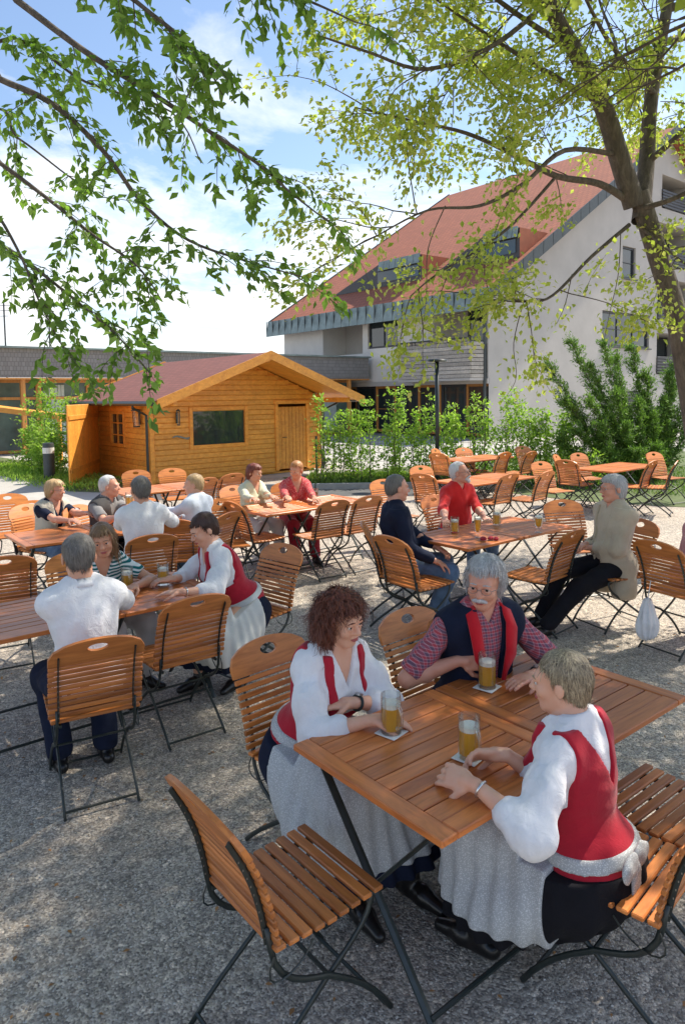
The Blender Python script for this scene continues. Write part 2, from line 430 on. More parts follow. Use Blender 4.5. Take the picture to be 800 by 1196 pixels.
# ------------------------------------------------------------------ signed-distance sculpting + surface nets
class Field:
    def __init__(s, lo, hi, h):
        s.lo = np.array(lo, float) - 2*h; s.h = h
        s.n = np.ceil((np.array(hi)-s.lo)/h).astype(int)+3
        s.D = np.full(s.n, .2, np.float32)
        s.ax = [(s.lo[i] + h*np.arange(s.n[i])).astype(np.float32) for i in range(3)]
    def region(s, lo, hi):
        i0 = np.clip(np.floor((np.array(lo)-s.lo)/s.h).astype(int), 0, s.n-1); i1 = np.clip(np.ceil((np.array(hi)-s.lo)/s.h).astype(int)+1, 1, s.n)
        if np.any(i1 <= i0): return None
        sl = tuple(slice(a, b) for a, b in zip(i0, i1))
        return sl, s.ax[0][sl[0]][:, None, None], s.ax[1][sl[1]][None, :, None], s.ax[2][sl[2]][None, None, :]
    def prim(s, p, inf=0.0, k=.02, op='u'):
        m = k + 4*s.h + .03
        if p[0] == 'c':
            _, a, b, ra, rb = p; a = np.array(a, float); b = np.array(b, float); R = max(ra, rb)+inf+m
            reg = s.region(np.minimum(a, b)-R, np.maximum(a, b)+R)
            if reg is None: return
            sl, X, Y, Z = reg; d = b-a; dd = float(d@d)+1e-9
            t = np.clip(((X-a[0])*d[0] + (Y-a[1])*d[1] + (Z-a[2])*d[2])/dd, 0, 1)
            f = np.sqrt((X-a[0]-t*d[0])**2 + (Y-a[1]-t*d[1])**2 + (Z-a[2]-t*d[2])**2) - (ra + t*(rb-ra)) - inf
        else:
            _, c, r, Rm = p; c = np.array(c, float); r = np.array(r, float)+inf; R = float(max(r))+m
            reg = s.region(c-R, c+R)
            if reg is None: return
            sl, X, Y, Z = reg; X = X-c[0]; Y = Y-c[1]; Z = Z-c[2]
            if Rm is not None:
                Rm = np.array(Rm)  # columns = local axes in world
                x = X*Rm[0, 0]+Y*Rm[1, 0]+Z*Rm[2, 0]; y = X*Rm[0, 1]+Y*Rm[1, 1]+Z*Rm[2, 1]; z = X*Rm[0, 2]+Y*Rm[1, 2]+Z*Rm[2, 2]
            else: x, y, z = X, Y, Z
            k0 = np.sqrt((x/r[0])**2+(y/r[1])**2+(z/r[2])**2); k1 = np.sqrt((x/r[0]**2)**2+(y/r[1]**2)**2+(z/r[2]**2)**2)+1e-6
            f = k0*(k0-1)/k1
        D = s.D[sl]
        if op == 'u':
            hh = np.clip(.5+.5*(D-f)/k, 0, 1); s.D[sl] = (D*(1-hh)+f*hh) - k*hh*(1-hh)
        else:
            f = -f; hh = np.clip(.5-.5*(D-f)/k, 0, 1); s.D[sl] = (D*(1-hh)+f*hh) + k*hh*(1-hh)
    def grid(s): return s.ax[0][:, None, None], s.ax[1][None, :, None], s.ax[2][None, None, :]
    def cut(s, f): s.D = np.maximum(s.D, f).astype(np.float32)
    def mesh(s):
        D = s.D; D[0] = D[-1] = .1; D[:, 0] = D[:, -1] = .1; D[:, :, 0] = D[:, :, -1] = .1
        S = D < 0; c = S[:-1, :-1, :-1]; nx, ny, nz = c.shape
        cnt = np.zeros(c.shape, np.int8)
        for i in (0, 1):
            for j in (0, 1):
                for k in (0, 1): cnt += S[i:i+nx, j:j+ny, k:k+nz]
        I, J, K = np.nonzero((cnt > 0) & (cnt < 8)); n = len(I)
        if n == 0: return np.zeros((0, 3)), np.zeros((0, 4), int)
        idx = np.full(c.shape, -1, np.int32); idx[I, J, K] = np.arange(n)
        cor = [(i, j, k) for i in (0, 1) for j in (0, 1) for k in (0, 1)]
        val = {q: D[I+q[0], J+q[1], K+q[2]].astype(float) for q in cor}
        acc = np.zeros((n, 3)); num = np.zeros(n)
        for a in cor:
            for axn in range(3):
                if a[axn] == 1: continue
                b = list(a); b[axn] = 1; b = tuple(b); va, vb = val[a], val[b]; mk = (va < 0) != (vb < 0)
                t = np.where(mk, va/np.where(mk, va-vb, 1), 0); p = np.zeros((n, 3)); p += a; p[:, axn] += t
                acc[mk] += p[mk]; num += mk
        V = (acc/num[:, None] + np.stack([I, J, K], 1))*s.h + s.lo
        Fs = []
        for axn in range(3):
            o = [q for q in range(3) if q != axn]
            A = [slice(None)]*3; Bs = [slice(None)]*3
            A[axn] = slice(0, -1); Bs[axn] = slice(1, None)
            e = S[tuple(A)] != S[tuple(Bs)]; P = np.stack(np.nonzero(e), 1)
            P = P[(P[:, o[0]] > 0) & (P[:, o[1]] > 0) & (P[:, o[0]] < c.shape[o[0]]) & (P[:, o[1]] < c.shape[o[1]]) & (P[:, axn] < c.shape[axn])]
            inside = S[P[:, 0], P[:, 1], P[:, 2]]
            q = []
            for d0, d1 in ((-1, -1), (0, -1), (0, 0), (-1, 0)):
                R_ = P.copy(); R_[:, o[0]] += d0; R_[:, o[1]] += d1; q.append(idx[R_[:, 0], R_[:, 1], R_[:, 2]])
            q = np.stack(q, 1)
            flip = inside if axn != 1 else ~inside
            q[~flip] = q[~flip][:, ::-1]; Fs.append(q)
        F = np.concatenate(Fs); F = F[(F >= 0).all(1)]
        return V, F
def relax(V, F, it=1):
    for _ in range(it):
        acc = np.zeros_like(V); c = np.zeros(len(V))
        for a, b in ((0, 1), (1, 2), (2, 3), (3, 0)):
            np.add.at(acc, F[:, a], V[F[:, b]]); np.add.at(c, F[:, a], 1)
            np.add.at(acc, F[:, b], V[F[:, a]]); np.add.at(c, F[:, b], 1)
        V = V*.5 + .5*acc/np.maximum(c, 1)[:, None]
    return V
def wob(X, Y, Z, fr, seed=0):
    a = seed*1.7
    return (np.sin(X*fr+1.3*np.sin(Y*fr*.7+a)+a) + np.sin(Y*fr*1.1+1.2*np.sin(Z*fr*.8+a)+2*a) + np.sin(Z*fr*.9+1.4*np.sin(X*fr*.6-a)+a))/3
# ------------------------------------------------------------------ person materials
def skinmat(name, c):
    t = NT(name); v = t.coord(); f = t.noise(v, 14, 4); f2 = t.noise(v, 90, 3)
    t.base(t.ramp(f, [(.3, tuple(q*k for q, k in zip(c, (.95, .82, .78)))), (.7, c)])); t.set(Roughness=.5)
    t.b.inputs['Subsurface Weight'].default_value = .12; t.b.inputs['Subsurface Radius'].default_value = (.02, .008, .005); t.b.inputs['Subsurface Scale'].default_value = .5
    t.bump(f2, .15, .002); return t.m
SK = {'fair': skinmat('fair_skin', (.72, .42, .29)), 'tan': skinmat('tanned_skin', (.62, .33, .21)), 'ruddy': skinmat('ruddy_skin', (.68, .35, .24))}
def cloth(name, c, rough=.9, var=.08, weave=350, bump=.25, sheen=.2):
    t = NT(name); v = t.coord(); f = t.noise(v, 9, 5)
    t.base(t.ramp(f, [(.3, tuple(q*(1-var) for q in c)), (.7, tuple(min(1, q*(1+var)) for q in c))])); t.set(Roughness=rough)
    t.b.inputs['Sheen Weight'].default_value = sheen if max(c) > .12 else 0.; t.b.inputs['Specular IOR Level'].default_value = .25
    h = t.math('ADD', t.math('MULTIPLY', t.noise(v, weave, 2), .3), t.math('MULTIPLY', t.noise(v, 22, 5, .62, 1.6), 3.0)); t.bump(h, bump, .004); return t.m
def stripes(name, a, b, freq, axis=2, tilt=0.):
    t = NT(name); v = t.coord(rot=(tilt, 0, 0)); sp = t.n('ShaderNodeSeparateXYZ'); t.l(v, sp.inputs[0])
    s_ = t.math('SINE', t.math('MULTIPLY', sp.outputs[axis], freq)); t.base(t.ramp(t.math('MULTIPLY_ADD', s_, .5, .5), [(.49, a), (.55, b)])); t.set(Roughness=.9); return t.m
def plaid(name):
    t = NT(name); v = t.coord(); sp = t.n('ShaderNodeSeparateXYZ'); t.l(v, sp.inputs[0])
    xy = t.math('ADD', sp.outputs[0], t.math('MULTIPLY', sp.outputs[1], .6))
    sx = t.math('MULTIPLY_ADD', t.math('SINE', t.math('MULTIPLY', xy, 250)), .5, .5); sz = t.math('MULTIPLY_ADD', t.math('SINE', t.math('MULTIPLY', t.math('ADD', sp.outputs[2], t.math('MULTIPLY', sp.outputs[1], .4)), 250)), .5, .5)
    a = t.ramp(sx, [(.25, (.42, .06, .08)), (.45, (.6, .3, .34)), (.7, (.1, .07, .1))]); b = t.ramp(sz, [(.2, (.45, .05, .07)), (.5, (.62, .42, .46)), (.75, (.18, .08, .14))])
    t.base(t.mix(.5, a, b)); t.set(Roughness=.9); t.bump(t.noise(v, 30, 4), .3, .005); return t.m
def dotted(name, base, dot, scale=120):
    t = NT(name); v = t.coord(); vo = t.n('ShaderNodeTexVoronoi'); vo.inputs['Scale'].default_value = scale; vo.inputs['Randomness'].default_value = .8; t.l(v, vo.inputs['Vector'])
    t.base(t.ramp(vo.outputs['Distance'], [(.28, dot), (.42, base)])); t.set(Roughness=.85); t.bump(t.noise(v, 20, 4), .3, .006); return t.m
CL = {
 'white': cloth('white_cotton', (.78, .78, .8), bump=.5), 'red': cloth('red_wool', (.42, .012, .03), var=.12), 'navy': cloth('navy_cloth', (.009, .014, .035), var=.2),
 'black': cloth('black_cloth', (.008, .008, .012), var=.2), 'apron': dotted('patterned_grey_apron', (.42, .44, .45), (.66, .68, .69), 190), 'apron_plain': cloth('pale_grey_apron', (.6, .61, .59)),
 'plaid': plaid('red_plaid'), 'stripe': stripes('teal_white_stripes', (.0, .13, .14), (.72, .76, .74), 260, 2, .35), 'beige': cloth('beige_jacket', (.5, .42, .31), bump=.6), 'cream': cloth('cream_jacket', (.66, .64, .46)),
 'redprint': dotted('red_print', (.5, .05, .06), (.62, .25, .22), 60), 'tee': cloth('bright_red_jersey', (.66, .02, .02)), 'jeans': cloth('blue_denim', (.09, .15, .25), var=.35), 'greyvest': cloth('dark_grey_vest', (.09, .085, .085)),
 'greyshirt': cloth('grey_shirt', (.22, .21, .21)), 'lightblue': cloth('pale_blue_cotton', (.6, .66, .75)), 'pink': cloth('pink_knit', (.55, .26, .27)), 'greige': cloth('beige_vest', (.5, .46, .38)), 'darkred': cloth('dark_red_trousers', (.3, .015, .03)), 'palegrey': cloth('pale_trousers', (.55, .53, .52)), 'collar_red': cloth('red_fleece', (.55, .01, .02)),
}
def hairmat(name, c, hi):
    t = NT(name); g = t.n('ShaderNodeNewGeometry'); v = t.coord(scale=(1, 1, .16)); f = t.noise(v, 130, 4, .7)
    a = t.ramp(f, [(.38, c), (.62, hi)]); k = t.ramp(g.outputs['Random Per Island'], [(0, c), (1, hi)])
    t.base(t.mix(.6, a, k)); t.set(Roughness=.5); t.bump(f, .5, .004); return t.m
HM = {'auburn': hairmat('auburn_hair', (.05, .014, .009), (.24, .07, .035)), 'grey': hairmat('grey_hair', (.3, .3, .3), (.6, .6, .6)), 'streaky': hairmat('streaked_blond_hair', (.07, .05, .032), (.55, .44, .28)),
 'darkbrown': hairmat('dark_brown_hair', (.03, .014, .01), (.08, .035, .025)), 'darkgrey': hairmat('salt_and_pepper_hair', (.06, .055, .05), (.2, .18, .16)), 'blond': hairmat('blond_hair', (.4, .25, .11), (.62, .44, .24)), 'brown': hairmat('brown_hair', (.12, .065, .03), (.33, .2, .1)),
 'white': hairmat('white_hair', (.5, .5, .5), (.75, .74, .72)), 'orange': hairmat('reddish_blond_hair', (.3, .12, .04), (.55, .27, .1)), 'redbrown': hairmat('reddish_brown_hair', (.12, .025, .015), (.25, .07, .04))}
M['eye_white'] = plain('eye_white', (.6, .57, .54), .2); M['iris'] = plain('iris', (.03, .022, .018), .15); M['lip'] = plain('lip_skin', (.42, .1, .09), .4); M['shoe'] = plain('black_leather', (.012, .011, .011), .3)
M['spect'] = plain('spectacle_frame', (.2, .19, .18), .3, metal=.8); M['watch'] = plain('watch_case', (.3, .3, .3), .3, metal=.7); M['strap'] = plain('watch_strap', (.02, .03, .03), .5); M['silver'] = plain('silver_bracelet', (.7, .7, .7), .25, metal=.9)
def unit(v): v = np.array(v, float); return v/(np.linalg.norm(v)+1e-9)
def ik(S, T, L1, L2, pole):
    S = np.array(S, float); T = np.array(T, float); d = T-S; L = np.linalg.norm(d); mx = (L1+L2)*.985
    if L > mx: T = S + d/L*mx; d = T-S; L = mx
    u = d/L; a = (L1*L1-L2*L2+L*L)/(2*L); hh = math.sqrt(max(L1*L1-a*a, 0)); p = np.array(pole, float); p = unit(p-u*(p@u))
    return S+u*a+p*hh, T
def rotm(yaw, pitch, roll=0):  # yaw clockwise (towards +X) from +Y, pitch down positive ; columns = local axes
    Rz = Matrix.Rotation(-rad(yaw), 3, 'Z'); Rx = Matrix.Rotation(-rad(pitch), 3, 'X'); Ry = Matrix.Rotation(rad(roll), 3, 'Y')
    return np.array(Rz @ Rx @ Ry)
def hand_prims(W, d, n, side, curl=.5, spread=1.):
    """wrist W, direction d, palm normal n; side=+1 when the thumb points to cross(d,n)*side"""
    d = unit(d); n = unit(n - d*(n@d)); x = np.cross(d, n)*side   # x towards thumb side
    P = [('e', W+d*.05, (.04, .052, .017), np.stack([x, d, n], 1)), ('c', W-d*.01, W+d*.03, .024, .026)]
    for i, (off, L) in enumerate(((.031, .072), (.011, .080), (-.010, .074), (-.030, .058))):
        p = W + d*.088 + x*off; ang = 0; q = p; dd = unit(d + x*off*1.6*spread); r = .0092
        P.append(('c', W+d*.05+x*off*.8, q, .012, .0098))
        for seg, fr in enumerate((.45, .32, .26)):
            ang += curl*(.75, .85, .6)[seg] + i*.03; e = q + (dd*math.cos(ang) + n*math.sin(ang))*L*fr
            P.append(('c', q, e, r, r*.92)); q = e; r *= .92
    tb = W + d*.03 + x*.032; t1 = tb + unit(d*.7+x*.75+n*.35)*.036; t2 = t1 + unit(d*.9+x*.25+n*(.4+curl*.5))*.028; t3 = t2 + unit(d*.9-x*.05*curl+n*(.4+curl*.6))*.022
    P += [('c', W+d*.02+x*.018, tb, .016, .0135), ('c', tb, t1, .0135, .0105), ('c', t1, t2, .0105, .0095), ('c', t2, t3, .0095, .008)]
    return P

def person(label, head_px, heading, headaz=None, pitch=8, lean=10, fem=False, s=1.0, skin='fair', res=.012, zadj=0.0,
           hl=None, hr=None, hld=None, hrd=None, hln=(0, 0, -1), hrn=(0, 0, -1), curl=(.45, .45), polel=None, poler=None, feet=.42, foot_z=None,
           top='white', sleeve=.55, bottom='black', hair='darkbrown', style='short', extras=(), roll=0, footx=None, knee_out=.0, group=None, kneez=0, twist=0, neck_open=False, legs_az=None, Y=None):
    headaz = heading if headaz is None else headaz
    L = rad(lean); u = np.array([0, math.sin(L), math.cos(L)]); v = np.array([0, math.cos(L), -math.sin(L)]); X1 = np.array([1., 0, 0])
    hipc = np.array([0, 0, .54+zadj])
    w = (.93 if fem else 1.0)*s
    neckb = hipc+u*.50*w; Lh = rad(lean*.55+4); Hc = neckb + np.array([0, math.sin(Lh)*.14+.018, math.cos(Lh)*.152])*s
    f = az(heading); r = np.array([math.cos(rad(heading)), -math.sin(rad(heading)), 0])
    hp = at(*head_px, float(Hc[2])) if Y is None else atY(*head_px, Y); base = hp - f*Hc[1]; base[2] = 0
    toL = lambda p: np.array([(np.array(p)-base)@r, (np.array(p)-base)@f, p[2]]); toLd = lambda p: np.array([np.array(p)@r, np.array(p)@f, p[2]])
    root = thing('person', label, 'person', base, heading, group)
    sw = (.150 if fem else .170)*s
    bw = .9 if fem else 1.0
    RL = np.stack([X1, v, u], 1)
    torso = [('e', hipc+u*.33*w, (.158*bw*s, .112*s, .185*s), RL), ('e', hipc+u*.14*w+v*.01, (.138*bw*s, .108*bw*s, .17*s), RL), ('e', hipc+u*.01-v*.03, (.172*s, .135*s, .115*s), RL),
             ('c', hipc+u*.435*w-X1*sw*.8, hipc+u*.435*w+X1*sw*.8, .062*s, .062*s), ('c', neckb+u*.02-X1*.02, hipc+u*.45*w-X1*sw*.85, .05*s, .045*s), ('c', neckb+u*.02+X1*.02, hipc+u*.45*w+X1*sw*.85, .05*s, .045*s)]
    if fem: torso += [('e', hipc+u*.30*w+v*.085+X1*q*.068, (.062, .058, .062), RL) for q in (-1, 1)]
    else: torso += [('e', hipc+u*.14*w+v*.045, (.125*s, .095*s, .13*s), RL)]
    Rh = rotm(headaz-heading, pitch, roll); hd = s*(.97 if fem else 1.0)*1.0
    H = lambda x, y, z: Hc + Rh @ (np.array([x, y, z])*hd)
    E = lambda c, rr, R2=None: ('e', H(*c), tuple(q*hd for q in rr), Rh if R2 is None else Rh @ R2)
    Cc = lambda a, b, ra, rb: ('c', H(*a), H(*b), ra*hd, rb*hd)
    jw = .92 if fem else 1.0
    head = [E((0, -.012, .03), (.074, .092, .084)), E((0, .024, -.032), (.057*jw, .066, .076)), E((0, .060, -.090), (.023, .022, .02)),
            Cc((-.044*jw, .0, -.06), (-.014, .062, -.094), .019, .016), Cc((.044*jw, .0, -.06), (.014, .062, -.094), .019, .016),
            E((-.034, .062, -.028), (.026, .024, .024)), E((.034, .062, -.028), (.026, .024, .024)), E((0, .078, .022), (.048, .016, .013))]
    sock = [E((-.031, .097, .002), (.018, .014, .010)), E((.031, .097, .002), (.018, .014, .010))]
    nose = [Cc((0, .085, .01), (0, .110, -.026), .0085, .0125), E((-.012, .098, -.030), (.0085, .011, .008)), E((.012, .098, -.030), (.0085, .011, .008)),
            E((0, .086, -.066), (.022, .012, .0075)), E((0, .088, -.055), (.023, .012, .006)),
            E((-.0785, -.008, -.008), (.009, .019, .031)), E((.0785, -.008, -.008), (.009, .019, .031)), E((-.031, .088, .0105), (.017, .009, .0055)), E((.031, .088, .0105), (.017, .009, .0055)), E((-.031, .089, -.0085), (.015, .0075, .004)), E((.031, .089, -.0085), (.015, .0075, .004))]
    neck = [('c', neckb+u*.0-v*.01, H(0, -.03, -.055), (.05 if fem else .058)*s, (.048 if fem else .056)*s)]
    arms = {}
    hands = []
    for sd, tgt, dr, nn, cu, pol in ((-1, hl, hld, hln, curl[0], polel), (1, hr, hrd, hrn, curl[1], poler)):
        S = hipc + u*.435*w + X1*sd*sw - v*.0
        T = toL(tgt) if tgt is not None else np.array([sd*.13, .33, .66])
        pole = toLd(pol) if pol is not None else np.array([sd*.3, -.4, -1.])
        el, T = ik(S, T, .285*w, .245*w, pole)
        d = toLd(dr) if dr is not None else unit(T-el)
        n2 = toLd(nn)
        arms[sd] = (S, el, T); hands += hand_prims(T+unit(d)*.012, d, n2, (1 if sd < 0 else -1), cu) if True else []
    ar = lambda k=0: [q for sd in (-1, 1) for q in (('c', arms[sd][0], arms[sd][1], .047*w, .038*w), ('c', arms[sd][1], arms[sd][1]+(arms[sd][2]-arms[sd][1])*.35, .037*w, .040*w), ('c', arms[sd][1]+(arms[sd][2]-arms[sd][1])*.35, arms[sd][2], .040*w, .025*w))]
    legs = []; K = {}; lz = legs_az if legs_az is not None else heading; la = rad(lz-heading); lf = np.array([math.sin(la), math.cos(la), 0]); lr = np.array([math.cos(la), -math.sin(la), 0])
    for sd in (-1, 1):
        hip = hipc + X1*sd*.09*s + np.array([0, -.01, -.01]); fx = (sd*(.12+knee_out) if footx is None else footx[0 if sd < 0 else 1]); fy = feet if not isinstance(feet, tuple) else feet[0 if sd < 0 else 1]
        ank = lf*fy + lr*fx; ank[2] = .085 if foot_z is None else foot_z
        kn, ank = ik(hip, ank, .43*w, .42*w, lf*1.0+np.array([0, 0, .9+kneez])+lr*sd*(.12+knee_out*2))
        K[sd] = (hip, kn, ank)
        legs += [('c', hip, kn, .082*s, .056*s), ('c', kn, kn+(ank-kn)*.35, .054*s, .056*s), ('c', kn+(ank-kn)*.35, ank, .055*s, .036*s)]
    shoes = []
    for sd in (-1, 1):
        a = K[sd][2]; shoes += [('c', a+np.array([0, -.03, -.05])-lf*.02, a+lf*.07+lr*sd*.008+np.array([0, 0, -.048]), .030, .036), ('c', a+lf*.07+lr*sd*.008+np.array([0, 0, -.048]), a+lf*.165+lr*sd*.018+np.array([0, 0, -.062]), .036, .021), ('c', a+np.array([0, 0, .01]), a+np.array([0, 0, -.03]), .036, .036)]
    allp = torso+head+nose+neck+ar()+legs+hands
    pts = np.array([p[1] for p in allp]+[p[2] for p in allp if p[0] == 'c'])
    lo = pts.min(0)-.14; hi = pts.max(0)+.14
    F = Field(lo, hi, res)
    for p in torso+legs: F.prim(p, 0, .05)
    for p in neck: F.prim(p, 0, .03)
    for p in ar(): F.prim(p, 0, .02)
    for p in head: F.prim(p, 0, .022)
    for p in sock: F.prim(p, 0, .008, 's')
    for p in nose: F.prim(p, 0, .006)
    for p in hands: F.prim(p, 0, .005)
    V, Fc = F.mesh(); body = fastmesh('body', V, Fc, SK[skin], root)
    def ft(prims, inf=0, k=.03, pad=.1, rs=None):
        pt = np.array([p[1] for p in prims]+[p[2] for p in prims if p[0] == 'c']); rr = max(max(p[2]) if p[0] == 'e' else max(p[3], p[4]) for p in prims)
        G = Field(pt.min(0)-rr-pad*.4, pt.max(0)+rr+pad*.4, rs or res)
        for p in prims: G.prim(p, inf, k)
        return G
    def loc(G):
        X, Y_, Z = G.grid(); hg = (Y_-hipc[1])*u[1] + (Z-hipc[2])*u[2]; fw = (Y_-hipc[1])*v[1] + (Z-hipc[2])*v[2]; return X, Y_, Z, hg, fw
    def fin(G, name, mat, rl=1):
        V, Fq = G.mesh()
        if len(V) == 0: return None
        if rl: V = relax(V, Fq, rl)
        return fastmesh(name, V, Fq, mat, root)
    upper = [q for sd in (-1, 1) for q in (('c', arms[sd][0], arms[sd][1], .050*w, .042*w),)]
    # ---- top
    puff = 'puff' in extras
    sl = []
    for sd in (-1, 1):
        S, el, T = arms[sd]
        if puff: sl += [('c', S, S+(el-S)*.5, .052, .061), ('c', S+(el-S)*.5, el, .061, .060), ('c', el, el+(T-el)*.42, .062, .05)]
        elif sleeve <= .6: sl += [('c', S, S+(el-S)*sleeve/.6*.8, .052*w, .056*w)]
        else: sl += [('c', S, el, .054*w, .048*w), ('c', el, el+(T-el)*min(1, (sleeve-.6)/.4)*.93, .047*w, .033*w)]
    G = Field(*(lambda pt: (pt.min(0)-.2, pt.max(0)+.2))(np.array([p[1] for p in torso+sl]+[p[2] for p in torso+sl if p[0] == 'c'])), res)
    for p in torso: G.prim(p, .014, .05)
    for p in sl: G.prim(p, .004, .03)
    X, Y_, Z, hg, fw = loc(G)
    G.D += ((.008 if puff else .0045)*wob(X, Y_, Z*.6, 36, len(label)) + .004*wob(X, Y_, Z*.5, 80, 3) + (.002*wob(X, Y_*1.3, Z*.6, 150, 5) if res < .009 else 0)).astype(np.float32)
    if not puff and sleeve <= .6:
        for sd in (-1, 1):
            S, el, T = arms[sd]; dd = unit(el-S); t = (X-S[0])*dd[0]+(Y_-S[1])*dd[1]+(Z-S[2])*dd[2]
            lim = sleeve/.6*.8*np.linalg.norm(el-S)+.03; far = np.sqrt((X-el[0])**2+(Y_-el[1])**2+(Z-el[2])**2)
            G.cut(np.where((far < .2) & (abs(X) > sw*.85), t-lim, -1))
    G.cut((.50*w-.0) - hg > 9e9 if False else np.broadcast_to((hg-(.565*w)), G.D.shape))
    hem = -.03 if not ('untucked' in extras) else -.13
    G.cut(np.broadcast_to(hem-hg, G.D.shape)*1.0)
    if neck_open or fem: G.cut(np.where(fw > .0, ((hg-.37*w)*.42-abs(X))*1.0, -1.))
    else: G.cut(np.where(fw > .0, ((hg-.475*w)*.6-abs(X)), -1.))
    G.prim(('c', neckb-u*.02, H(0, -.03, -.055), .05*s, .05*s), .004, .004, 's')
    if 'jacket' in extras:
        for p in [('c', hipc-v*.03, hipc-v*.02-u*.02, .17*s, .19*s)]: pass
    fin(G, 'jersey' if top in ('tee', 'stripe') else 'blouse' if fem else 'shirt', CL[top])
    if 'collar' in extras:
        m = MB(); n = 20; rr_ = .066*s
        vs = []
        for i in range(n):
            a = PI*.14 + (2*PI-PI*.28)*i/(n-1)+PI/2; p = neckb+u*.0+X1*math.cos(a)*rr_*1.03+v*(math.sin(a)*rr_*1.05-.01); dp = .02*abs(math.sin(a)) if math.sin(a) > 0 else 0
            vs.append((p+u*(.012-dp), p*1.0+u*(.045-dp)+(X1*math.cos(a)+v*math.sin(a))*-.004, p+(X1*math.cos(a)+v*math.sin(a))*.014+u*(.0-dp)))
        V_ = [q for t3 in vs for q in t3]; fs = []
        for i in range(n-1): fs += [(3*i, 3*i+1, 3*i+4, 3*i+3), (3*i+1, 3*i+2, 3*i+5, 3*i+4)]
        m.add(V_, fs); o = m.build('collar', CL[top], root, True)
        md = o.modifiers.new('Solidify', 'SOLIDIFY'); md.thickness = .004
    # ---- bottom
    if bottom == 'skirt':
        sk = [('e', hipc-v*.03-u*.04, (.185, .158, .12), None)]
        for sd in (-1, 1):
            hip, kn, an = K[sd]; sk += [('c', hip, kn, .12, .095), ('c', kn, kn+(an-kn)*.85+np.array([0, .0, 0]), .10, .135)]
        kc = (K[-1][1]+K[1][1])/2; ac = (K[-1][2]+K[1][2])/2; sk += [('c', hipc, kc, .11, .1), ('c', kc, kc+(ac-kc)*.85, .1, .14), ('c', hipc+np.array([0, .02, -.05]), hipc+lf*.14+np.array([0, 0, -.16]), .19, .18)] + [('c', hipc+lr*sd*.13+np.array([0, -.02, -.06]), hipc+lf*.24+lr*sd*.16+np.array([0, 0, -.24]), .11, .12) for sd in (-1, 1)]
        G = ft(sk, 0, .07, .2); X, Y_, Z = G.grid()
        ang = np.arctan2(Y_-ac[1]*.6, X-ac[0]); G.D += (.012*np.sin(ang*22+4*Z)*np.clip((.62-Z)*2.2, 0, 1) + .004*wob(X, Y_, Z, 30, 2)).astype(np.float32)
        hemz = .17 if foot_z is None else .1
        X, Y_, Z, hg, fw = loc(G); G.cut(np.broadcast_to(np.maximum(hemz-Z, np.where(Y_ > .13, -1., hg-.02)), G.D.shape)); 
        inner = G.D + .012
        fin(G, 'skirt', CL['navy' if 'navyskirt' in extras else 'black'], 2)
        # apron: shell over the front of the skirt
        A = ft(sk, .012, .07, .2); X, Y_, Z = A.grid(); A.D += (.012*np.sin(np.arctan2(Y_-ac[1]*.6, X-ac[0])*22+4*Z)*np.clip((.62-Z)*2.2, 0, 1) + .004*wob(X, Y_, Z, 30, 2)).astype(np.float32)
        X, Y_, Z, hg, fw = loc(A)
        xl = X*math.cos(la)-Y_*math.sin(la); yl = X*math.sin(la)+Y_*math.cos(la)
        off = .09 if 'apron_wide' in extras else 0
        A.cut(np.broadcast_to(np.maximum.reduce(np.broadcast_arrays(hemz+.06-Z, np.where(Y_ > .13, -1., hg-.04)+0*X, np.abs(xl+0*Z)-.17-off-.12*np.clip(.6-Z, 0, 1), -(yl - .02) - .0*Z)), A.D.shape))
        fin(A, 'apron', CL['apron' if 'apron_dot' in extras else 'apron_plain'], 2)
    else:
        tr = []
        for sd in (-1, 1):
            hip, kn, an = K[sd]; tr += [('c', hip, kn, .088*s, .066*s), ('c', kn, an+(kn-an)*.06, .066*s, .056*s)]
        tr += [('e', hipc+u*.01-v*.03, (.174*s, .138*s, .115*s), RL), ('e', hipc+u*.06, (.15*bw*s, .118*s, .1*s), RL)]
        G = ft(tr, .01, .045, .1); X, Y_, Z, hg, fw = loc(G); G.D += (.005*wob(X, Y_, Z, 34, 4)+.003*wob(X, Y_, Z, 70, 1)).astype(np.float32); G.cut(np.broadcast_to(np.maximum(np.where(Y_ > .13, -1., hg-.05), .075-Z), G.D.shape))
        fin(G, 'trousers', CL[bottom])
    for sd in (0, 1):
        G = ft(shoes[3*sd:3*sd+3], .004, .02, .1, min(res, .008)); G.cut(.004-G.grid()[2]+0*G.D); fin(G, 'shoe', M['shoe'])
    # ---- dirndl bodice / vests / jackets
    if 'bodice' in extras:
        G = ft(torso, .026, .05, .12); X, Y_, Z, hg, fw = loc(G); ax_ = np.abs(X); G.D += (.002*wob(X*.6, Y_, Z*1.6, 75, 3)).astype(np.float32)
        front = fw > 0.0
        strap = np.abs(ax_-(.092+.0*hg))-.019   # <0 on straps
        fcut = np.where(hg > .225*w, np.maximum(strap, -1), -1.)
        fcut = np.where(hg > .225*w, np.minimum(strap, 1)*1.0, -1.)
        bcut = np.maximum(((hg-.30*w)*.42 - ax_), ax_-.142)
        bcut = np.where(hg > .25*w, bcut, ax_-.3)
        G.cut(np.broadcast_to(np.where(front, fcut, bcut), G.D.shape)); G.cut(np.broadcast_to(np.maximum(-.035-hg, hg-.53*w), G.D.shape))
        G.prim(('c', neckb-u*.05, neckb+u*.2, .062, .062), .0, .004, 's')
        for sd in (-1, 1):
            S = arms[sd][0]; G.prim(('e', S+X1*sd*.03-u*.03, (.042, .075, .09), RL), 0, .005, 's')
        fin(G, 'bodice', CL['red'], 1)
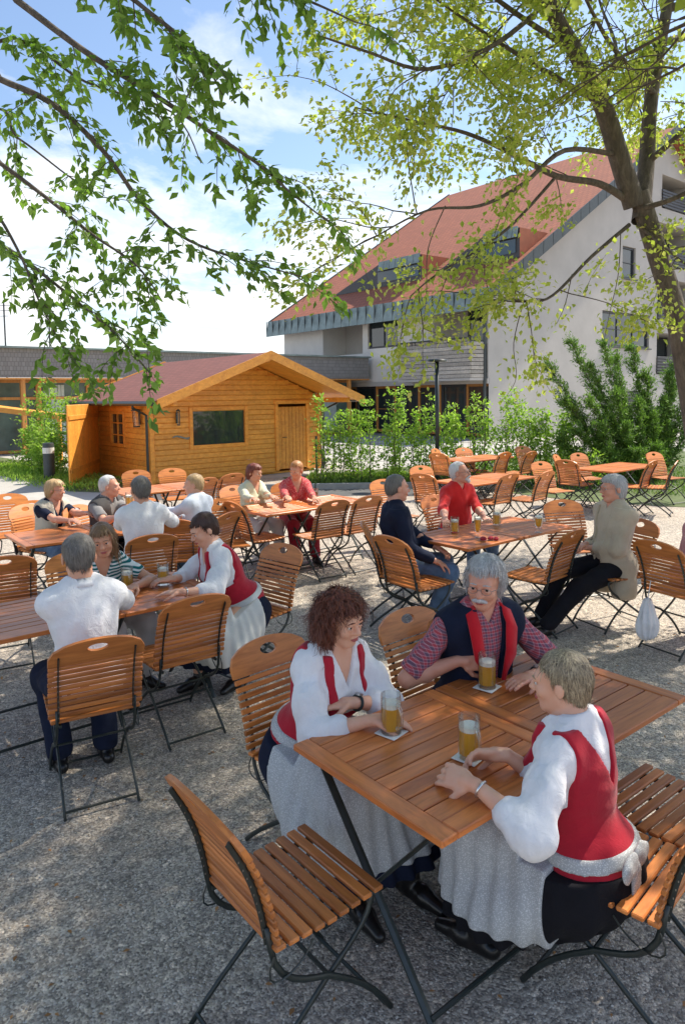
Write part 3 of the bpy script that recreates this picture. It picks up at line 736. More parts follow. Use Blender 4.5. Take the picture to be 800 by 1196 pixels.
        wb = ft(torso[:3], .032, .05, .12); X, Y_, Z, hg, fw = loc(wb); wb.cut(np.broadcast_to(np.abs(hg-.055)-.02, wb.D.shape)); fin(wb, 'apron_band', CL['apron' if 'apron_dot' in extras else 'apron_plain'])
        if 'bow' in extras:
            c = hipc+u*.055-v*.165+X1*(-.05)
            for sx in (-1, 1):
                B = Field(c-.18, c+.18, min(res, .006)); B.prim(('e', c+X1*sx*.048-v*.03+u*.004, (.056, .016, .042), rotm(0, 0, sx*20)), 0, .01)
                X, Y_, Z = B.grid(); B.D += (.004*wob(X, Y_, Z, 110, 3)).astype(np.float32); fin(B, 'bow_loop', CL['apron'])
                B = Field(c-np.array([.2, .2, .3]), c+.15, min(res, .006)); e1 = c+X1*sx*.03-v*.04-u*.17
                B.prim(('c', c-v*.03, e1, .013, .028), 0, .01); B.cut(np.abs(B.grid()[1]-(c-v*.035)[1]+(B.grid()[2]-c[2])*.1)-.012); B.cut(e1[2]-B.grid()[2]+0*B.D); fin(B, 'bow_tail', CL['apron'])
    if 'vest' in extras:
        vc = CL['navy'] if top == 'plaid' else CL['greyvest'] if top == 'greyshirt' else CL['greige']
        G = ft(torso, .030, .05, .14); X, Y_, Z, hg, fw = loc(G); ax_ = np.abs(X)
        G.D += (.004*wob(X, Y_, Z, 26, 2)).astype(np.float32)
        G.cut(np.broadcast_to(np.where(fw > .02, (.012+.05*np.clip((hg-.05)/.42, 0, 1)) - np.abs(X+.0), -1.), G.D.shape)); G.cut(np.broadcast_to(np.maximum(-.12-hg, hg-.55*w), G.D.shape))
        G.prim(('c', neckb-u*.07, neckb+u*.2, .062*s, .08*s), .0, .004, 's')
        for sd in (-1, 1): S = arms[sd][0]; G.prim(('e', S+X1*sd*.055-u*.03, (.045, .085, .10), RL), 0, .005, 's')
        fin(G, 'vest', vc)
        if 'redcollar' in extras:
            for sx in (-1, 1):
                m = MB(); pts = []
                inn = [(.062, -.04, .535), (.068, .045, .515), (.068, .105, .455), (.056, .140, .37), (.042, .152, .29), (.03, .158, .2), (.018, .162, .08)]
                wdt = [.045, .05, .055, .05, .018, .014, .012]
                vs = []
                for (xx, ff, hh), wd in zip(inn, wdt):
                    p = hipc+X1*sx*xx+v*(ff+.006)+u*hh*w; up = u*(.03 if hh > .4 else 0); p = p+v*.012+up; vs += [p+u*.012, p+X1*sx*wd-u*wd*.35+v*.008]
                fs = [(2*i, 2*i+1, 2*i+3, 2*i+2) for i in range(len(inn)-1)]
                m.add(vs, fs); o = m.build('lapel', CL['collar_red'], root, True); md = o.modifiers.new('Solidify', 'SOLIDIFY'); md.thickness = .008
    if 'coat' in extras or 'openjacket' in extras:
        c_ = 'beige' if top == 'beige' else 'navy'
        G = ft(torso, .032, .05, .2); 
        if 'coat' in extras: 
            for sd in (-1, 1): G.prim(('c', hipc+X1*sd*.09-v*.04, hipc+X1*sd*.13-v*.06+np.array([0, .04, -.2]), .12, .11), 0, .05)
        for p in sl: G.prim(p, .012, .03)
        X, Y_, Z, hg, fw = loc(G); G.D += (.007*wob(X, Y_, Z, 24, 2)+.004*wob(X, Y_, Z, 60, 1)).astype(np.float32)
        G.cut(np.broadcast_to(np.where(fw > .03, (.03+.06*np.clip(hg/.4, 0, 1)) - np.abs(X), -1.), G.D.shape)); G.cut(np.broadcast_to(np.maximum((-.3 if 'coat' in extras else -.1)-hg, hg-.5*w), G.D.shape))
        G.prim(('c', neckb-u*.06, neckb+u*.2, .055, .07), .0, .004, 's')
        for sd in (-1, 1):
            S, el, T = arms[sd]; dd = unit(T-el); t = (X-T[0])*dd[0]+(Y_-T[1])*dd[1]+(Z-T[2])*dd[2]; G.cut(np.broadcast_to(np.where((np.abs(t) < .1) & (np.sqrt((X-T[0])**2+(Y_-T[1])**2+(Z-T[2])**2) < .1), t+.01, -1.), G.D.shape))
        fin(G, 'jacket', CL[c_] if c_ != 'beige' else CL['beige'])
    # ---- hair
    hb = [E((0, -.018, .036), (.083, .099, .089))]
    if style in ('short', 'receding'): hb += [E((0, -.06, -.01), (.068, .052, .07))]
    if style == 'fluffy': hb += [E((0, -.055, .0), (.078, .062, .08)), E((0, .02, .085), (.06, .06, .035)), E((-.062, -.02, .0), (.03, .05, .05)), E((.062, -.02, .0), (.03, .05, .05))]
    if style == 'bob': hb += [E((0, -.045, -.01), (.085, .07, .09)), E((0, .03, .08), (.065, .06, .035))]
    if style == 'long': hb += [E((0, -.05, -.03), (.085, .07, .12)), E((-.07, .01, -.06), (.025, .04, .1)), E((.07, .01, -.06), (.025, .04, .1)), E((0, .04, .075), (.06, .05, .03))]
    if style == 'curly': hb += [E((0, -.045, -.02), (.095, .082, .11)), E((-.075, .0, -.03), (.032, .055, .1)), E((.075, .0, -.03), (.032, .055, .1)), E((0, .035, .085), (.07, .06, .035))]
    if style == 'balding': hb = [E((0, -.016, .032), (.078, .096, .086)), E((0, -.06, -.01), (.066, .048, .05))]
    hres = min(res, .008)
    G = Field(Hc-.24, Hc+.22, hres)
    for p in hb: G.prim(p, 0, .025)
    X, Y_, Z = G.grid(); q = [X-Hc[0], Y_-Hc[1], Z-Hc[2]]
    hx, hy, hz = [(q[0]*Rh[0, i]+q[1]*Rh[1, i]+q[2]*Rh[2, i])/hd for i in range(3)]
    amp = {'short': .003, 'receding': .002, 'fluffy': .005, 'bob': .004, 'long': .005, 'curly': .011, 'balding': .002}[style]
    G.D += (amp*wob(hx, hy, hz*.5, 95 if style != 'curly' else 130, 2)+amp*.5*wob(hx, hy, hz, 190, 4)).astype(np.float32)
    hl_ = {'short': .066, 'receding': .084, 'fluffy': .068, 'bob': .05, 'long': .052, 'curly': .055, 'balding': .098}[style]
    nl = {'short': -.065, 'receding': -.06, 'fluffy': -.075, 'bob': -.085, 'long': -.14, 'curly': -.13, 'balding': -.05}[style]
    earw = {'short': -.004, 'receding': -.006, 'fluffy': .012, 'bob': .03, 'long': .05, 'curly': .055, 'balding': -.012}[style]
    # face opening
    if style == 'balding': G.cut(np.maximum(hz-.052, -1)+0*G.D); G.cut(hy-.0+0*G.D)
    else: G.cut(np.where(hy > .02, np.minimum(hl_-hz, .2)*1. + 0*hx - np.clip(np.abs(hx)-.058, 0, 1)*1.2, -1.))
    G.cut(nl-hz+0*G.D)
    if style in ('short', 'fluffy', 'balding', 'receding'): G.cut(np.minimum(hy-(earw-.0), .03-hz) + 0*G.D)
    V, Fq = G.mesh(); V = relax(V, Fq, 1); cap = fastmesh('hair', V, Fq, HM[hair], root)
    # strands as fine ribbons grown over the hair
    nst = int({True: 3400, False: 700}[res <= .0075] * (1.6 if style == 'curly' else 1)) if style != 'balding' else 260
    if len(Fq) and nst:
        cen = V[Fq].mean(1); nr = np.cross(V[Fq[:, 1]]-V[Fq[:, 0]], V[Fq[:, 2]]-V[Fq[:, 0]]); nr /= np.linalg.norm(nr, axis=1)[:, None]+1e-9
        outw = ((cen-H(0, -.02, .0))*nr).sum(1) > 0
        cand = np.nonzero(outw)[0]; q0 = (cen[cand]-Hc)@Rh/hd; cand = cand[~((q0[:, 1] > .02) & (q0[:, 2] < .06) & (np.abs(q0[:, 0]) < .066))]; pick = RNG.choice(cand, nst); P0 = cen[pick]; N0 = nr[pick]
        crown = H(0, -.03, .12); vs = []; fs = []
        seg = 6; Ln = {'short': .05, 'receding': .03, 'fluffy': .055, 'bob': .07, 'long': .13, 'curly': .10, 'balding': .03}[style]*hd; wd = .0019 if res <= .007 else .0026
        flow = unit(Rh @ np.array([0, -.1, -1])); part = unit(Rh @ np.array([.6, .8, -.3]))
        for p, nn in zip(P0, N0):
            rd = unit(p-crown); g = unit(rd*.6+flow*.9*(1 if style != 'fluffy' else .3)+RNG.normal(0, .22, 3)); 
            if style in ('short', 'bob', 'fluffy') and ((p-Hc)@Rh[:, 2]) > .05*hd: g = unit(rd + RNG.normal(0, .3, 3))
            t_ = unit(g-nn*(g@nn)); b_ = np.cross(nn, t_); L0 = Ln*RNG.uniform(.5, 1.15); o = len(vs); cur = p-nn*.002; ph = RNG.uniform(0, 6.28); cr = .011 if style == 'curly' else .0
            for i in range(seg+1):
                q_ = i/seg; c2 = cur + b_*cr*math.sin(ph+q_*9)*q_**.3 + nn*(cr*math.cos(ph+q_*9)*.8+.002+.006*q_*(1.5 if style in ('fluffy', 'curly') else .5)*RNG.uniform(.2, 1))
                ww = wd*(1-.75*q_); vs += [c2-b_*ww, c2+b_*ww]
                t_ = unit(t_ - nn*.16*(0 if style == 'curly' else 1)*q_ + np.array([0, 0, -.10])); cur = cur + t_*L0/seg
            qq = (np.array(vs[o:])-Hc)@Rh/hd
            bad = (qq[:, 1] > .035) & (qq[:, 2] < .05) & (np.abs(qq[:, 0]) < .07)
            for i in range(seg):
                if bad[2*i+2] or bad[2*i+3]: break
                fs.append((o+2*i, o+2*i+1, o+2*i+3, o+2*i+2))
        fastmesh('hair_strands', np.array(vs), np.array(fs), HM[hair], cap)
    # ---- face details
    for sx in (-1, 1):
        m = MB(); n = 10; c = np.array([sx*.031, .0815, .001])
        vs = []; fs = []; mi = []
        R0 = .0108
        rings = [0, .25, .45, .7, 1.0, 1.3, 1.6]
        for a in rings:
            for k in range(n): ph = 2*PI*k/n; vs.append(H(*(c+R0*np.array([math.sin(a)*math.cos(ph), math.cos(a), math.sin(a)*math.sin(ph)]))))
        mm = MB(); 
        for i in range(len(rings)-1):
            for k in range(n): fs.append((i*n+k, i*n+(k+1) % n, (i+1)*n+(k+1) % n, (i+1)*n+k)); mi.append(1 if i < 3 else 0)
        mm.add(vs, fs); mm.mi = mi; mm.build('eye', [M['eye_white'], M['iris']], root, True)
        m = MB(); m.tube([H(sx*.014, .0955, .0225), H(sx*.03, .0955, .0255), H(sx*.048, .083, .0185)], [.0022*hd, .0032*hd, .0012*hd], 6); m.build('eyebrow', HM[hair], root, True)
    if res <= .009:
        m = MB(); m.tube([H(-.024, .0885, -.0605), H(-.012, .0975, -.0585), H(0, .1, -.059), H(.012, .0975, -.0585), H(.024, .0885, -.0605)], [.001, .0042, .0045, .0042, .001], 8, flat=(1, .8)); m.build('upper_lip', M['lip'], root, True)
        m = MB(); m.tube([H(-.022, .088, -.0625), H(-.01, .0965, -.0665), H(.01, .0965, -.0665), H(.022, .088, -.0625)], [.001, .0045, .0045, .001], 8); m.build('lower_lip', M['lip'], root, True)
    if 'glasses' in extras:
        m = MB()
        for sx in (-1, 1):
            m.tube([H(sx*.031+.023*math.cos(a), .108-.006*abs(math.cos(a)), .0+.015*math.sin(a)) for a in np.linspace(0, 2*PI, 17)], .0011, 5); m.tube([H(sx*.054, .101, .005), H(sx*.074, .07, .006), H(sx*.081, -.005, .004)], .0013, 5)
        m.tube([H(-.009, .107, .004), H(0, .113, .006), H(.009, .107, .004)], .0011, 5); m.build('glasses', M['spect'], root, True)
    if 'moustache' in extras or 'beard' in extras:
        B = Field(Hc-.2, Hc+.2, .005)
        for sx in (-1, 1): B.prim(Cc((sx*.004, .106, -.046), (sx*.029, .088, -.058), .0115, .008), 0, .006)
        if 'beard' in extras: 
            for pr in (Cc((-.03, .075, -.075), (0, .085, -.1), .016, .018), Cc((.03, .075, -.075), (0, .085, -.1), .016, .018)): B.prim(pr, 0, .01)
        X, Y_, Z = B.grid(); B.D += (.0012*wob(X, Y_, Z, 300, 2)).astype(np.float32); fin(B, 'moustache' if 'beard' not in extras else 'beard', HM[hair])
    for nm, sd in (('watch_l', -1), ('watch_r', 1), ('bracelet_l', -1), ('bracelet_r', 1)):
        if nm in extras:
            S, el, T = arms[sd]; dd = unit(T-el); p = T-dd*.018; a = unit(np.cross(dd, [0, 0, 1.])); b = np.cross(a, dd)
            m = MB(); rr_ = .0285; m.tube([p+rr_*(a*math.cos(q)+b*math.sin(q)) for q in np.linspace(0, 2*PI, 20)], .005 if 'watch' in nm else .003, 6, flat=(1, 1.4))
            if 'watch' in nm:
                o = m.build('watch', M['strap'], root, True); m2 = MB(); c = p+b*.031*(1 if b[2] > 0 else -1); m2.tube([c, c+b*.008*(1 if b[2] > 0 else -1)], .017, 14); m2.build('watch_face', M['watch'], o)
            else: m.build('bracelet', M['silver'], root, True)
    return root, base, arms
M['dark_frame'] = plain('dark_window_frame', (.04, .04, .045), .5)
M['dormer_red'] = plain('dormer_tile', (.31, .1, .05), .85, .15, 3)
CURT = plain('pale_curtain', (.5, .58, .55), .9)
# ------------------------------------------------------------------ ground
def sheet(name, poly, z, mat, kind='structure'):
    m = MB(); m.add([(x, y, z) for x, y in poly], [tuple(range(len(poly)))]); o = m.build(name, mat); tag(o, kind=kind); return o
G0 = sheet('ground', [(-300, -60), (300, -60), (300, 500), (-300, 500)], 0, M['gravel'])
def P2(x, y): p = at(x, y, 0); return (p[0], p[1])
# asphalt lane behind the terrace, lawn strip with the saplings, paving beyond, footpath on the left
LN = lambda x: 14.15 + .02*x
sheet('asphalt_lane', [(-4.0, 13.75), (1.6, 14.1), (2.6, 14.6), (2.6, 15.1), (-.5, 15.05), (-4.0, 15.2)], .004, M['asphalt'])
sheet('lawn', [(-.9, 15.2), (2.5, 15.15), (3.2, 14.3), (4.3, 13.0), (5.6, 12.2), (8, 11.4), (14, 13), (14, 22), (9, 24), (-1.5, 17.3)], .008, M['soil'])
sheet('paved_yard', [(-1.5, 17.3), (9, 24), (14, 22), (26, 40), (-4, 46), (-34, 20), (-30, 12), (-12, 14.2), (-7.2, 16.0)], .004, M['paving'])
sheet('footpath', [(-10.5, 19.2), (-9.2, 14.0), (-7.5, 11.6), (-4.4, 12.6), (-4.6, 14.6), (-5.9, 16.2), (-8.0, 18.0)], .012, M['paving'])
sheet('planting_bed', [(-7.6, 17.4), (-6.0, 15.2), (-5.1, 14.9), (-4.7, 15.8), (-7.0, 19.3), (-13, 25.5), (-17, 21.5), (-11, 20)], .016, M['soil'])
m = MB()
for a, b in (((-4.0, 15.28), (-.6, 15.13)), ((-.6, 15.13), (2.6, 15.18)), ((2.6, 15.18), (3.3, 14.25))):
    a = np.array([*a, 0]); b = np.array([*b, 0]); d = b-a; L = np.linalg.norm(d); R = np.array(Matrix.Rotation(math.atan2(d[1], d[0]), 3, 'Z'))
    m.box((a+b)/2+np.array([0, 0, .05]), (L-.02, .08, .14), R, bev=.01)
tag(m.build('kerb', M['kerb']), kind='structure')

# ------------------------------------------------------------------ hut
FX = np.array([-4.36, 15.96, 0.])
def Hp(w, t, z): return FX + A_*w + B_*t + np.array([0, 0, z])   # w along the gable front, t back along the side wall
HW, HD = 4.78, 3.85; EZ, AZ_ = 1.93, 3.02
hut = thing('wooden_hut', 'orange timber log hut with red shingle roof at the edge of the terrace', 'hut', FX)
def hbuild(m, name, mat, parent=None, smooth=False):
    o = m.build(name, mat, None, smooth); p = parent or hut
    # move geometry into the parent's space
    base = np.array(hut.location)
    for vtx in o.data.vertices: vtx.co = Vector(np.array(vtx.co) - base)
    o.parent = p; return o
RH = np.array(Matrix.Rotation(rad(39), 3, 'Z'))   # local x along A_
def logwall(m, p0, d, L, z0, z1, th=.05, holes=()):
    nl = int(round((z1-z0)/.125)); hgt = (z1-z0)/nl; nrm = np.cross(d, [0, 0, 1.])
    R = np.stack([d, -nrm, [0, 0, 1.]], 1)
    for i in range(nl):
        zz = z0+hgt*(i+.5); segs = [(0, L)]
        for (a, b, h0, h1) in holes:
            if h0 < zz < h1:
                ns = []
                for s0, s1 in segs:
                    if b <= s0 or a >= s1: ns.append((s0, s1)); continue
                    if a > s0: ns.append((s0, a))
                    if b < s1: ns.append((b, s1))
                segs = ns
        for s0, s1 in segs: m.box(p0+d*((s0+s1)/2)+np.array([0, 0, zz]), (s1-s0, th, hgt-.004), R, bev=.012)
WF = (1.02, 2.48, .86, 1.72); DF = (3.38, 4.42, .1, 1.78); WS = (1.45, 2.33, .84, 1.69)
m = MB(); logwall(m, Hp(0, 0, 0), A_, HW, .06, 2.06, holes=[WF, DF])
# gable logs stepping in
for i in range(8):
    z = 2.06+.125*i+.0625; half = (AZ_-.06-z-.04)/((AZ_-EZ)/(HW/2+.45)); half = min(half, HW/2)
    if half > .12: m.box(Hp(HW/2, 0, z), (2*half, .05, .121), RH, bev=.012)
m.prism([Hp(.05, .012, 2.05), Hp(HW-.05, .012, 2.05), Hp(HW/2, .012, AZ_-.04)], B_*.02); hbuild(m, 'front_wall', M['hut_wood'])
m = MB(); logwall(m, Hp(0, .06, 0), B_, HD-.12, .06, 2.06, holes=[(WS[0], WS[1], WS[2], WS[3])]); hbuild(m, 'side_wall', M['hut_wood'])
m = MB(); logwall(m, Hp(HW, .06, 0), B_, HD-.12, .06, 2.06); hbuild(m, 'side_wall', M['hut_wood'])
m = MB(); logwall(m, Hp(0, HD, 0), A_, HW, .06, 2.06)
m.prism([Hp(.1, HD+.02, 2.07), Hp(HW-.1, HD+.02, 2.07), Hp(HW/2, HD+.02, AZ_-.1)], B_*.03); hbuild(m, 'back_wall', M['hut_wood'])
m = MB(); m.box(Hp(HW/2, HD/2, .03), (HW-.2, HD-.2, .05), RH); hbuild(m, 'floor', M['hut_wood'])
for w, t in ((0, 0), (HW, 0), (0, HD), (HW, HD)):   # log ends at the corners
    m = MB(); m.box(Hp(w, t, 1.05), (.13, .13, 2.02), RH, bev=.02); hbuild(m, 'corner_post', M['hut_trim'])
def frame_win(parent_name, p0, d, a, b, z0, z1, fr, mat, nv, nh, out, pane=M['pane'], th=.07, glass_in=.03, build=hbuild, par=None):
    R = np.stack([d, np.cross([0, 0, 1.], d), [0, 0, 1.]], 1); L = b-a; c = p0+d*(a+b)/2
    m = MB()
    for x in (a+fr/2, b-fr/2): m.box(p0+d*x+np.array([0, 0, (z0+z1)/2]), (fr, th, z1-z0), R, bev=.006)
    for z in (z0+fr/2, z1-fr/2): m.box(c+np.array([0, 0, z]), (L-2*fr-.004, th, fr), R, bev=.006)
    for i in range(1, nv): m.box(p0+d*(a+L*i/nv)+np.array([0, 0, (z0+z1)/2]), (.03, th*.6, z1-z0-2*fr-.004), R)
    for i in range(1, nh): m.box(c+np.array([0, 0, z0+(z1-z0)*i/nh]), (L-2*fr-.004, th*.5, .028), R)
    w = build(m, 'window_frame' if parent_name is None else parent_name, mat, par) if par is not None else build(m, parent_name or 'window', mat)
    g = MB(); g.box(c+out*(-glass_in)+np.array([0, 0, (z0+z1)/2]), (L-fr, .01, z1-z0-fr), R); build(g, 'pane', pane, w)
    return w
OF = -B_; OS = -A_
frame_win('window', Hp(0, 0, 0)+OF*.02, A_, WF[0]-.07, WF[1]+.07, WF[2]-.07, WF[3]+.07, .09, M['hut_trim'], 1, 1, OF)
frame_win('window', Hp(0, 0, 0)+OS*.02, B_, WS[0]-.02, WS[1]+.02, WS[2]-.02, WS[3]+.02, .08, M['hut_trim'], 2, 3, OS)
m = MB()
for i in range(8): m.box(Hp(DF[0]+.13+i*.113, 0, .93)+OF*.015, (.108, .03, 1.62), RH, bev=.008)
door = hbuild(m, 'door', M['hut_trim'])
m = MB()
for x in (DF[0]+.03, DF[1]-.03): m.box(Hp(x, 0, .95)+OF*.035, (.09, .05, 1.72), RH, bev=.008)
m.box(Hp((DF[0]+DF[1])/2, 0, 1.86)+OF*.035, (1.12, .05, .09), RH, bev=.008); hbuild(m, 'door_frame', M['hut_trim'])
m = MB(); p = Hp(DF[0]+.2, 0, .95)+OF*.05; m.tube([p, p+OF*.05, p+OF*.05+A_*.1], .01, 6); hbuild(m, 'handle', M['black_metal'], door)
# open side door
W0 = Hp(0, 3.2, 0)+OS*.04; W1 = np.array([-6.07, 15.5, 0]); Ld = float(np.linalg.norm(W1-W0)); d = unit(W1-W0)
m = MB(); R = np.stack([d, np.cross([0, 0, 1.], d), [0, 0, 1.]], 1)
for i in range(22): m.box(W0+d*(Ld*(i+.5)/22)+np.array([0, 0, .98]), (Ld/22-.004, .035, 1.82), R, bev=.008)
sd_ = hbuild(m, 'open_door', M['hut_trim'])
for z in (.4, 1.6):
    m = MB(); m.box(W0+d*Ld/2+np.array([0, 0, z])+R[:, 1]*.03, (Ld-.1, .02, .1), R, bev=.005); hbuild(m, 'batten', M['hut_trim'], sd_)
# roof
ov, fo, bo = .45, 1.35, .4
def slab(m, w0, z0, w1, z1, t0, t1, th):
    q = [Hp(w0, t0, z0), Hp(w1, t0, z1), Hp(w1, t1, z1), Hp(w0, t1, z0)]; up = np.array([0, 0, th]); m.add(q+[p+up for p in q], [(3, 2, 1, 0), (4, 5, 6, 7), (0, 1, 5, 4), (1, 2, 6, 5), (2, 3, 7, 6), (3, 0, 4, 7)])
roof = None
for side, (w0, w1) in enumerate(((-ov, HW/2), (HW+ov, HW/2))):
    m = MB(); slab(m, w0, EZ-.03, w1, AZ_-.03, -fo, HD+bo, .035)
    # boards visible from below, rafters
    r_ = hbuild(m, 'roof', M['hut_wood'])
    m = MB(); q = [Hp(w0-(.03 if side == 0 else -.03), -fo-.02, EZ+.012), Hp(w1, -fo-.02, AZ_+.012), Hp(w1, HD+bo+.02, AZ_+.012), Hp(w0-(.03 if side == 0 else -.03), HD+bo+.02, EZ+.012)]
    m.add(q+[p+np.array([0, 0, .018]) for p in q], [(3, 2, 1, 0), (4, 5, 6, 7), (0, 1, 5, 4), (1, 2, 6, 5), (2, 3, 7, 6), (3, 0, 4, 7)])
    o = hbuild(m, 'shingles', M['bitumen'], r_)
    uv = o.data.uv_layers.new(name='UVMap')
    for li, lp in enumerate(o.data.loops):
        c = np.array(o.data.vertices[lp.vertex_index].co)+np.array(hut.location)-FX; uv.data[li].uv = (float(c@B_), float(c@A_)*1.07)
    for tt in (-fo-.03, HD+bo+.03):   # barge boards
        m = MB(); q = [Hp(w0, tt, EZ-.15), Hp(w0, tt, EZ+.06), Hp(w1, tt, AZ_+.06), Hp(w1, tt, AZ_-.15)]; m.prism(q, B_*(-.03 if tt < 0 else .03)); hbuild(m, 'barge_board', M['hut_trim'], r_)
    m = MB(); ww = w0-.05 if side == 0 else w0+.05; m.tube([Hp(ww, -fo+.02, EZ-.03), Hp(ww, HD+bo-.05, EZ-.03)], .05, 8); hbuild(m, 'gutter', M['black_metal'], r_)
    xw = -.12 if side == 0 else HW+.12
    m = MB(); m.tube([Hp(ww, -.25, EZ-.05), Hp(ww, -.2, EZ-.12), Hp(xw, -.06, EZ-.3), Hp(xw, -.06, .03)], .032, 8); hbuild(m, 'downpipe', M['black_metal'], r_)
for w in (.0, HW/2, HW):
    m = MB(); z = (EZ if w in (0, HW) else AZ_)-.12 + (.12 if w in (0, HW) else 0); m.box(Hp(w, -fo/2, z-.03), (.1, fo-.1, .12), RH, bev=.01); hbuild(m, 'purlin', M['hut_trim'])
# lamps and the little notice under the lamp
def wall_lamp(p, out, label, wd=.12, hh=.26):
    t = thing('wall_lantern', label, 'lamp', p); m = MB()
    R = np.stack([np.cross(out, [0, 0, 1.]), out, [0, 0, 1.]], 1)
    m.box(out*.02, (.05, .03, hh*.6), R, bev=.005); m.build('bracket', M['black_metal'], t)
    m = MB(); m.lathe([(.001, hh*.5), (wd*.6, hh*.42), (wd*.62, hh*.38), (.001, hh*.38)], out*.1, 8); m.lathe([(.001, -hh*.42), (wd*.4, -hh*.42), (wd*.42, -hh*.36), (.001, -hh*.36)], out*.1, 8)
    for k in range(4):
        a = PI/4+k*PI/2; m.tube([out*.1+np.array([wd*.5*math.cos(a), wd*.5*math.sin(a), hh*.4]), out*.1+np.array([wd*.38*math.cos(a), wd*.38*math.sin(a), -hh*.4])], .007, 5)
    m.build('housing', M['black_metal'], t); m = MB(); m.lathe([(wd*.34, -hh*.34), (wd*.46, hh*.36)], out*.1, 8); m.build('lamp_glass', M['glass'], t); return t
wall_lamp(Hp(.62, 0, 1.55)+OF*.05, OF, 'small black lantern on the hut front left of its serving window', .08, .42)
wall_lamp(Hp(0, .42, 1.55)+OS*.05, OS, 'round-bottomed lantern with glass panes on the hut side wall by the downpipe', .2, .48)
m = MB(); pts = [Hp(.5+.5*q, 0, 1.09+.03*math.sin(q*PI*2))+OF*.04 for q in np.linspace(0, 1, 12)]; m.tube(pts, [.004]+[.018]*10+[.004], 6, flat=(1, .3)); m.tube([p+np.array([0, 0, -.03])+A_*.06 for p in pts[2:9]], .006, 5)
tag(m.build('script_sign', M['zinc'], None, True), 'small metal ornament curved like a wave under the hut lantern', 'sign')

# ------------------------------------------------------------------ low building
LB0 = np.array([-12.0, 24.7, 0.])
def Lp(s, z, o=0.): return LB0 + A_*s + (-B_)*o + np.array([0, 0, z])
lb = thing('flat_roofed_building', 'long low building with grey shingled fascia and orange timber windows behind the hut', 'building')
S0, S1 = -22., 17.2
m = MB(); q = [Lp(S0, 2.8), Lp(S1, 2.8), Lp(S1, 3.83), Lp(S0, 3.83)]
m.add(q, [(0, 1, 2, 3)]); q2 = [p+B_*14 for p in q]; m.add([q[3], q[2], q2[2], q2[3]], [(0, 1, 2, 3)]); m.add([q[1], q2[1], q2[2], q[2]], [(0, 1, 2, 3)])
o = m.build('fascia', M['shingle'], lb); uv = o.data.uv_layers.new(name='UVMap')
for li, lp in enumerate(o.data.loops): c = np.array(o.data.vertices[lp.vertex_index].co); uv.data[li].uv = (float((c-LB0)@A_), c[2])
RA = np.array(Matrix.Rotation(rad(39), 3, 'Z'))
m = MB(); m.box(Lp((S0+S1)/2, 3.87, .03), (S1-S0+.1, .22, .07), RA); m.build('parapet_cap', M['zinc'], lb)
m = MB(); m.box(Lp((S0+S1)/2, 2.76, -.6), (S1-S0, 1.3, .06), RA); m.build('soffit', M['orange_timber'], lb)
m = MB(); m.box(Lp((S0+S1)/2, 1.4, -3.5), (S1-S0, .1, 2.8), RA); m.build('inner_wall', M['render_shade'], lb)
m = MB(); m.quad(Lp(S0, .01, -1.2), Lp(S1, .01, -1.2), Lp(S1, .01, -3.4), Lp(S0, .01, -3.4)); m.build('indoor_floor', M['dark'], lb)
s = S0; k = 0
while s < S1-.5:
    wd = 1.9 if k % 3 else 1.3
    R = RA; m = MB()
    if k % 5 == 3 and s > 5:
        for i in range(10): m.box(Lp(s+wd/2, .14+i*.265, -1.1), (wd-.12, .05, .26), R, bev=.01)
        m.build('timber_panel', M['orange_timber'], lb)
    else:
        for x in (s+.05, s+wd-.05): m.box(Lp(x, 1.36, -1.1), (.1, .12, 2.7), R)
        for z in (.08, 2.05, 2.68): m.box(Lp(s+wd/2, z, -1.1), (wd-.21, .1, .1), R)
        w = m.build('window', M['orange_timber'], lb); g = MB(); g.box(Lp(s+wd/2, 1.36, -1.14), (wd-.2, .015, 2.6), R); g.build('pane', M['pane_soft'], w)
        if k % 2 == 0:
            g = MB()
            for i in range(6): g.box(Lp(s+.25+i*.13, 1.4, -1.1), (.11, .03, 2.3), R)
            g.build('curtain', CURT, w)
    s += wd; k += 1
for i, s in enumerate(np.arange(S0, S1, 3.8)):
    m = MB(); m.box(Lp(s, 1.38, -.12), (.16, .16, 2.72), RA, bev=.01); m.build('post', M['orange_timber'], lb)
# lean-to timber canopy at the far left
cn = thing('timber_canopy', 'sloping orange timber canopy in front of the low building at the left edge', 'canopy', (-9.6, 20.5, 0))
m = MB()
for z in (0, .2): m.prism([(-2.5, 0, 1.95+z*.2), (1.4, .6, 1.35+z*.2), (1.4, .6, 1.5+z*.2), (-2.5, 0, 2.1+z*.2)], (0, .05, 0)) if z == 0 else None
m.build('beam', M['hut_trim'], cn)
for x in (-1.6, 1.2): m = MB(); m.box((x, .35, .75), (.1, .1, 1.5)); m.build('post', M['hut_trim'], cn)
m = MB(); m.prism([(-2.5, .06, 2.0), (1.4, .66, 1.4), (1.4, 2.0, 1.4), (-2.5, 1.6, 2.0)], (0, 0, .04)); m.build('roof_panel', M['hut_wood'], cn)

# ------------------------------------------------------------------ main building
MC = np.array([6.26, 30.0, 0.])
def Bp(t, s, z, o=0.): return MC + B_*t + A_*s + np.array([0, 0, z]) - (A_*o)   # t back-left along the long facade, s along the gable
TL, SR = 15.3, 30.0; EV = 6.75; PIT = .635; SRg = 15.0; RZ = EV+PIT*SRg
mb = thing('guest_house', 'large white rendered guest house with red tiled roof, zinc edge and loggias', 'building')
gmat = M['render_shade']
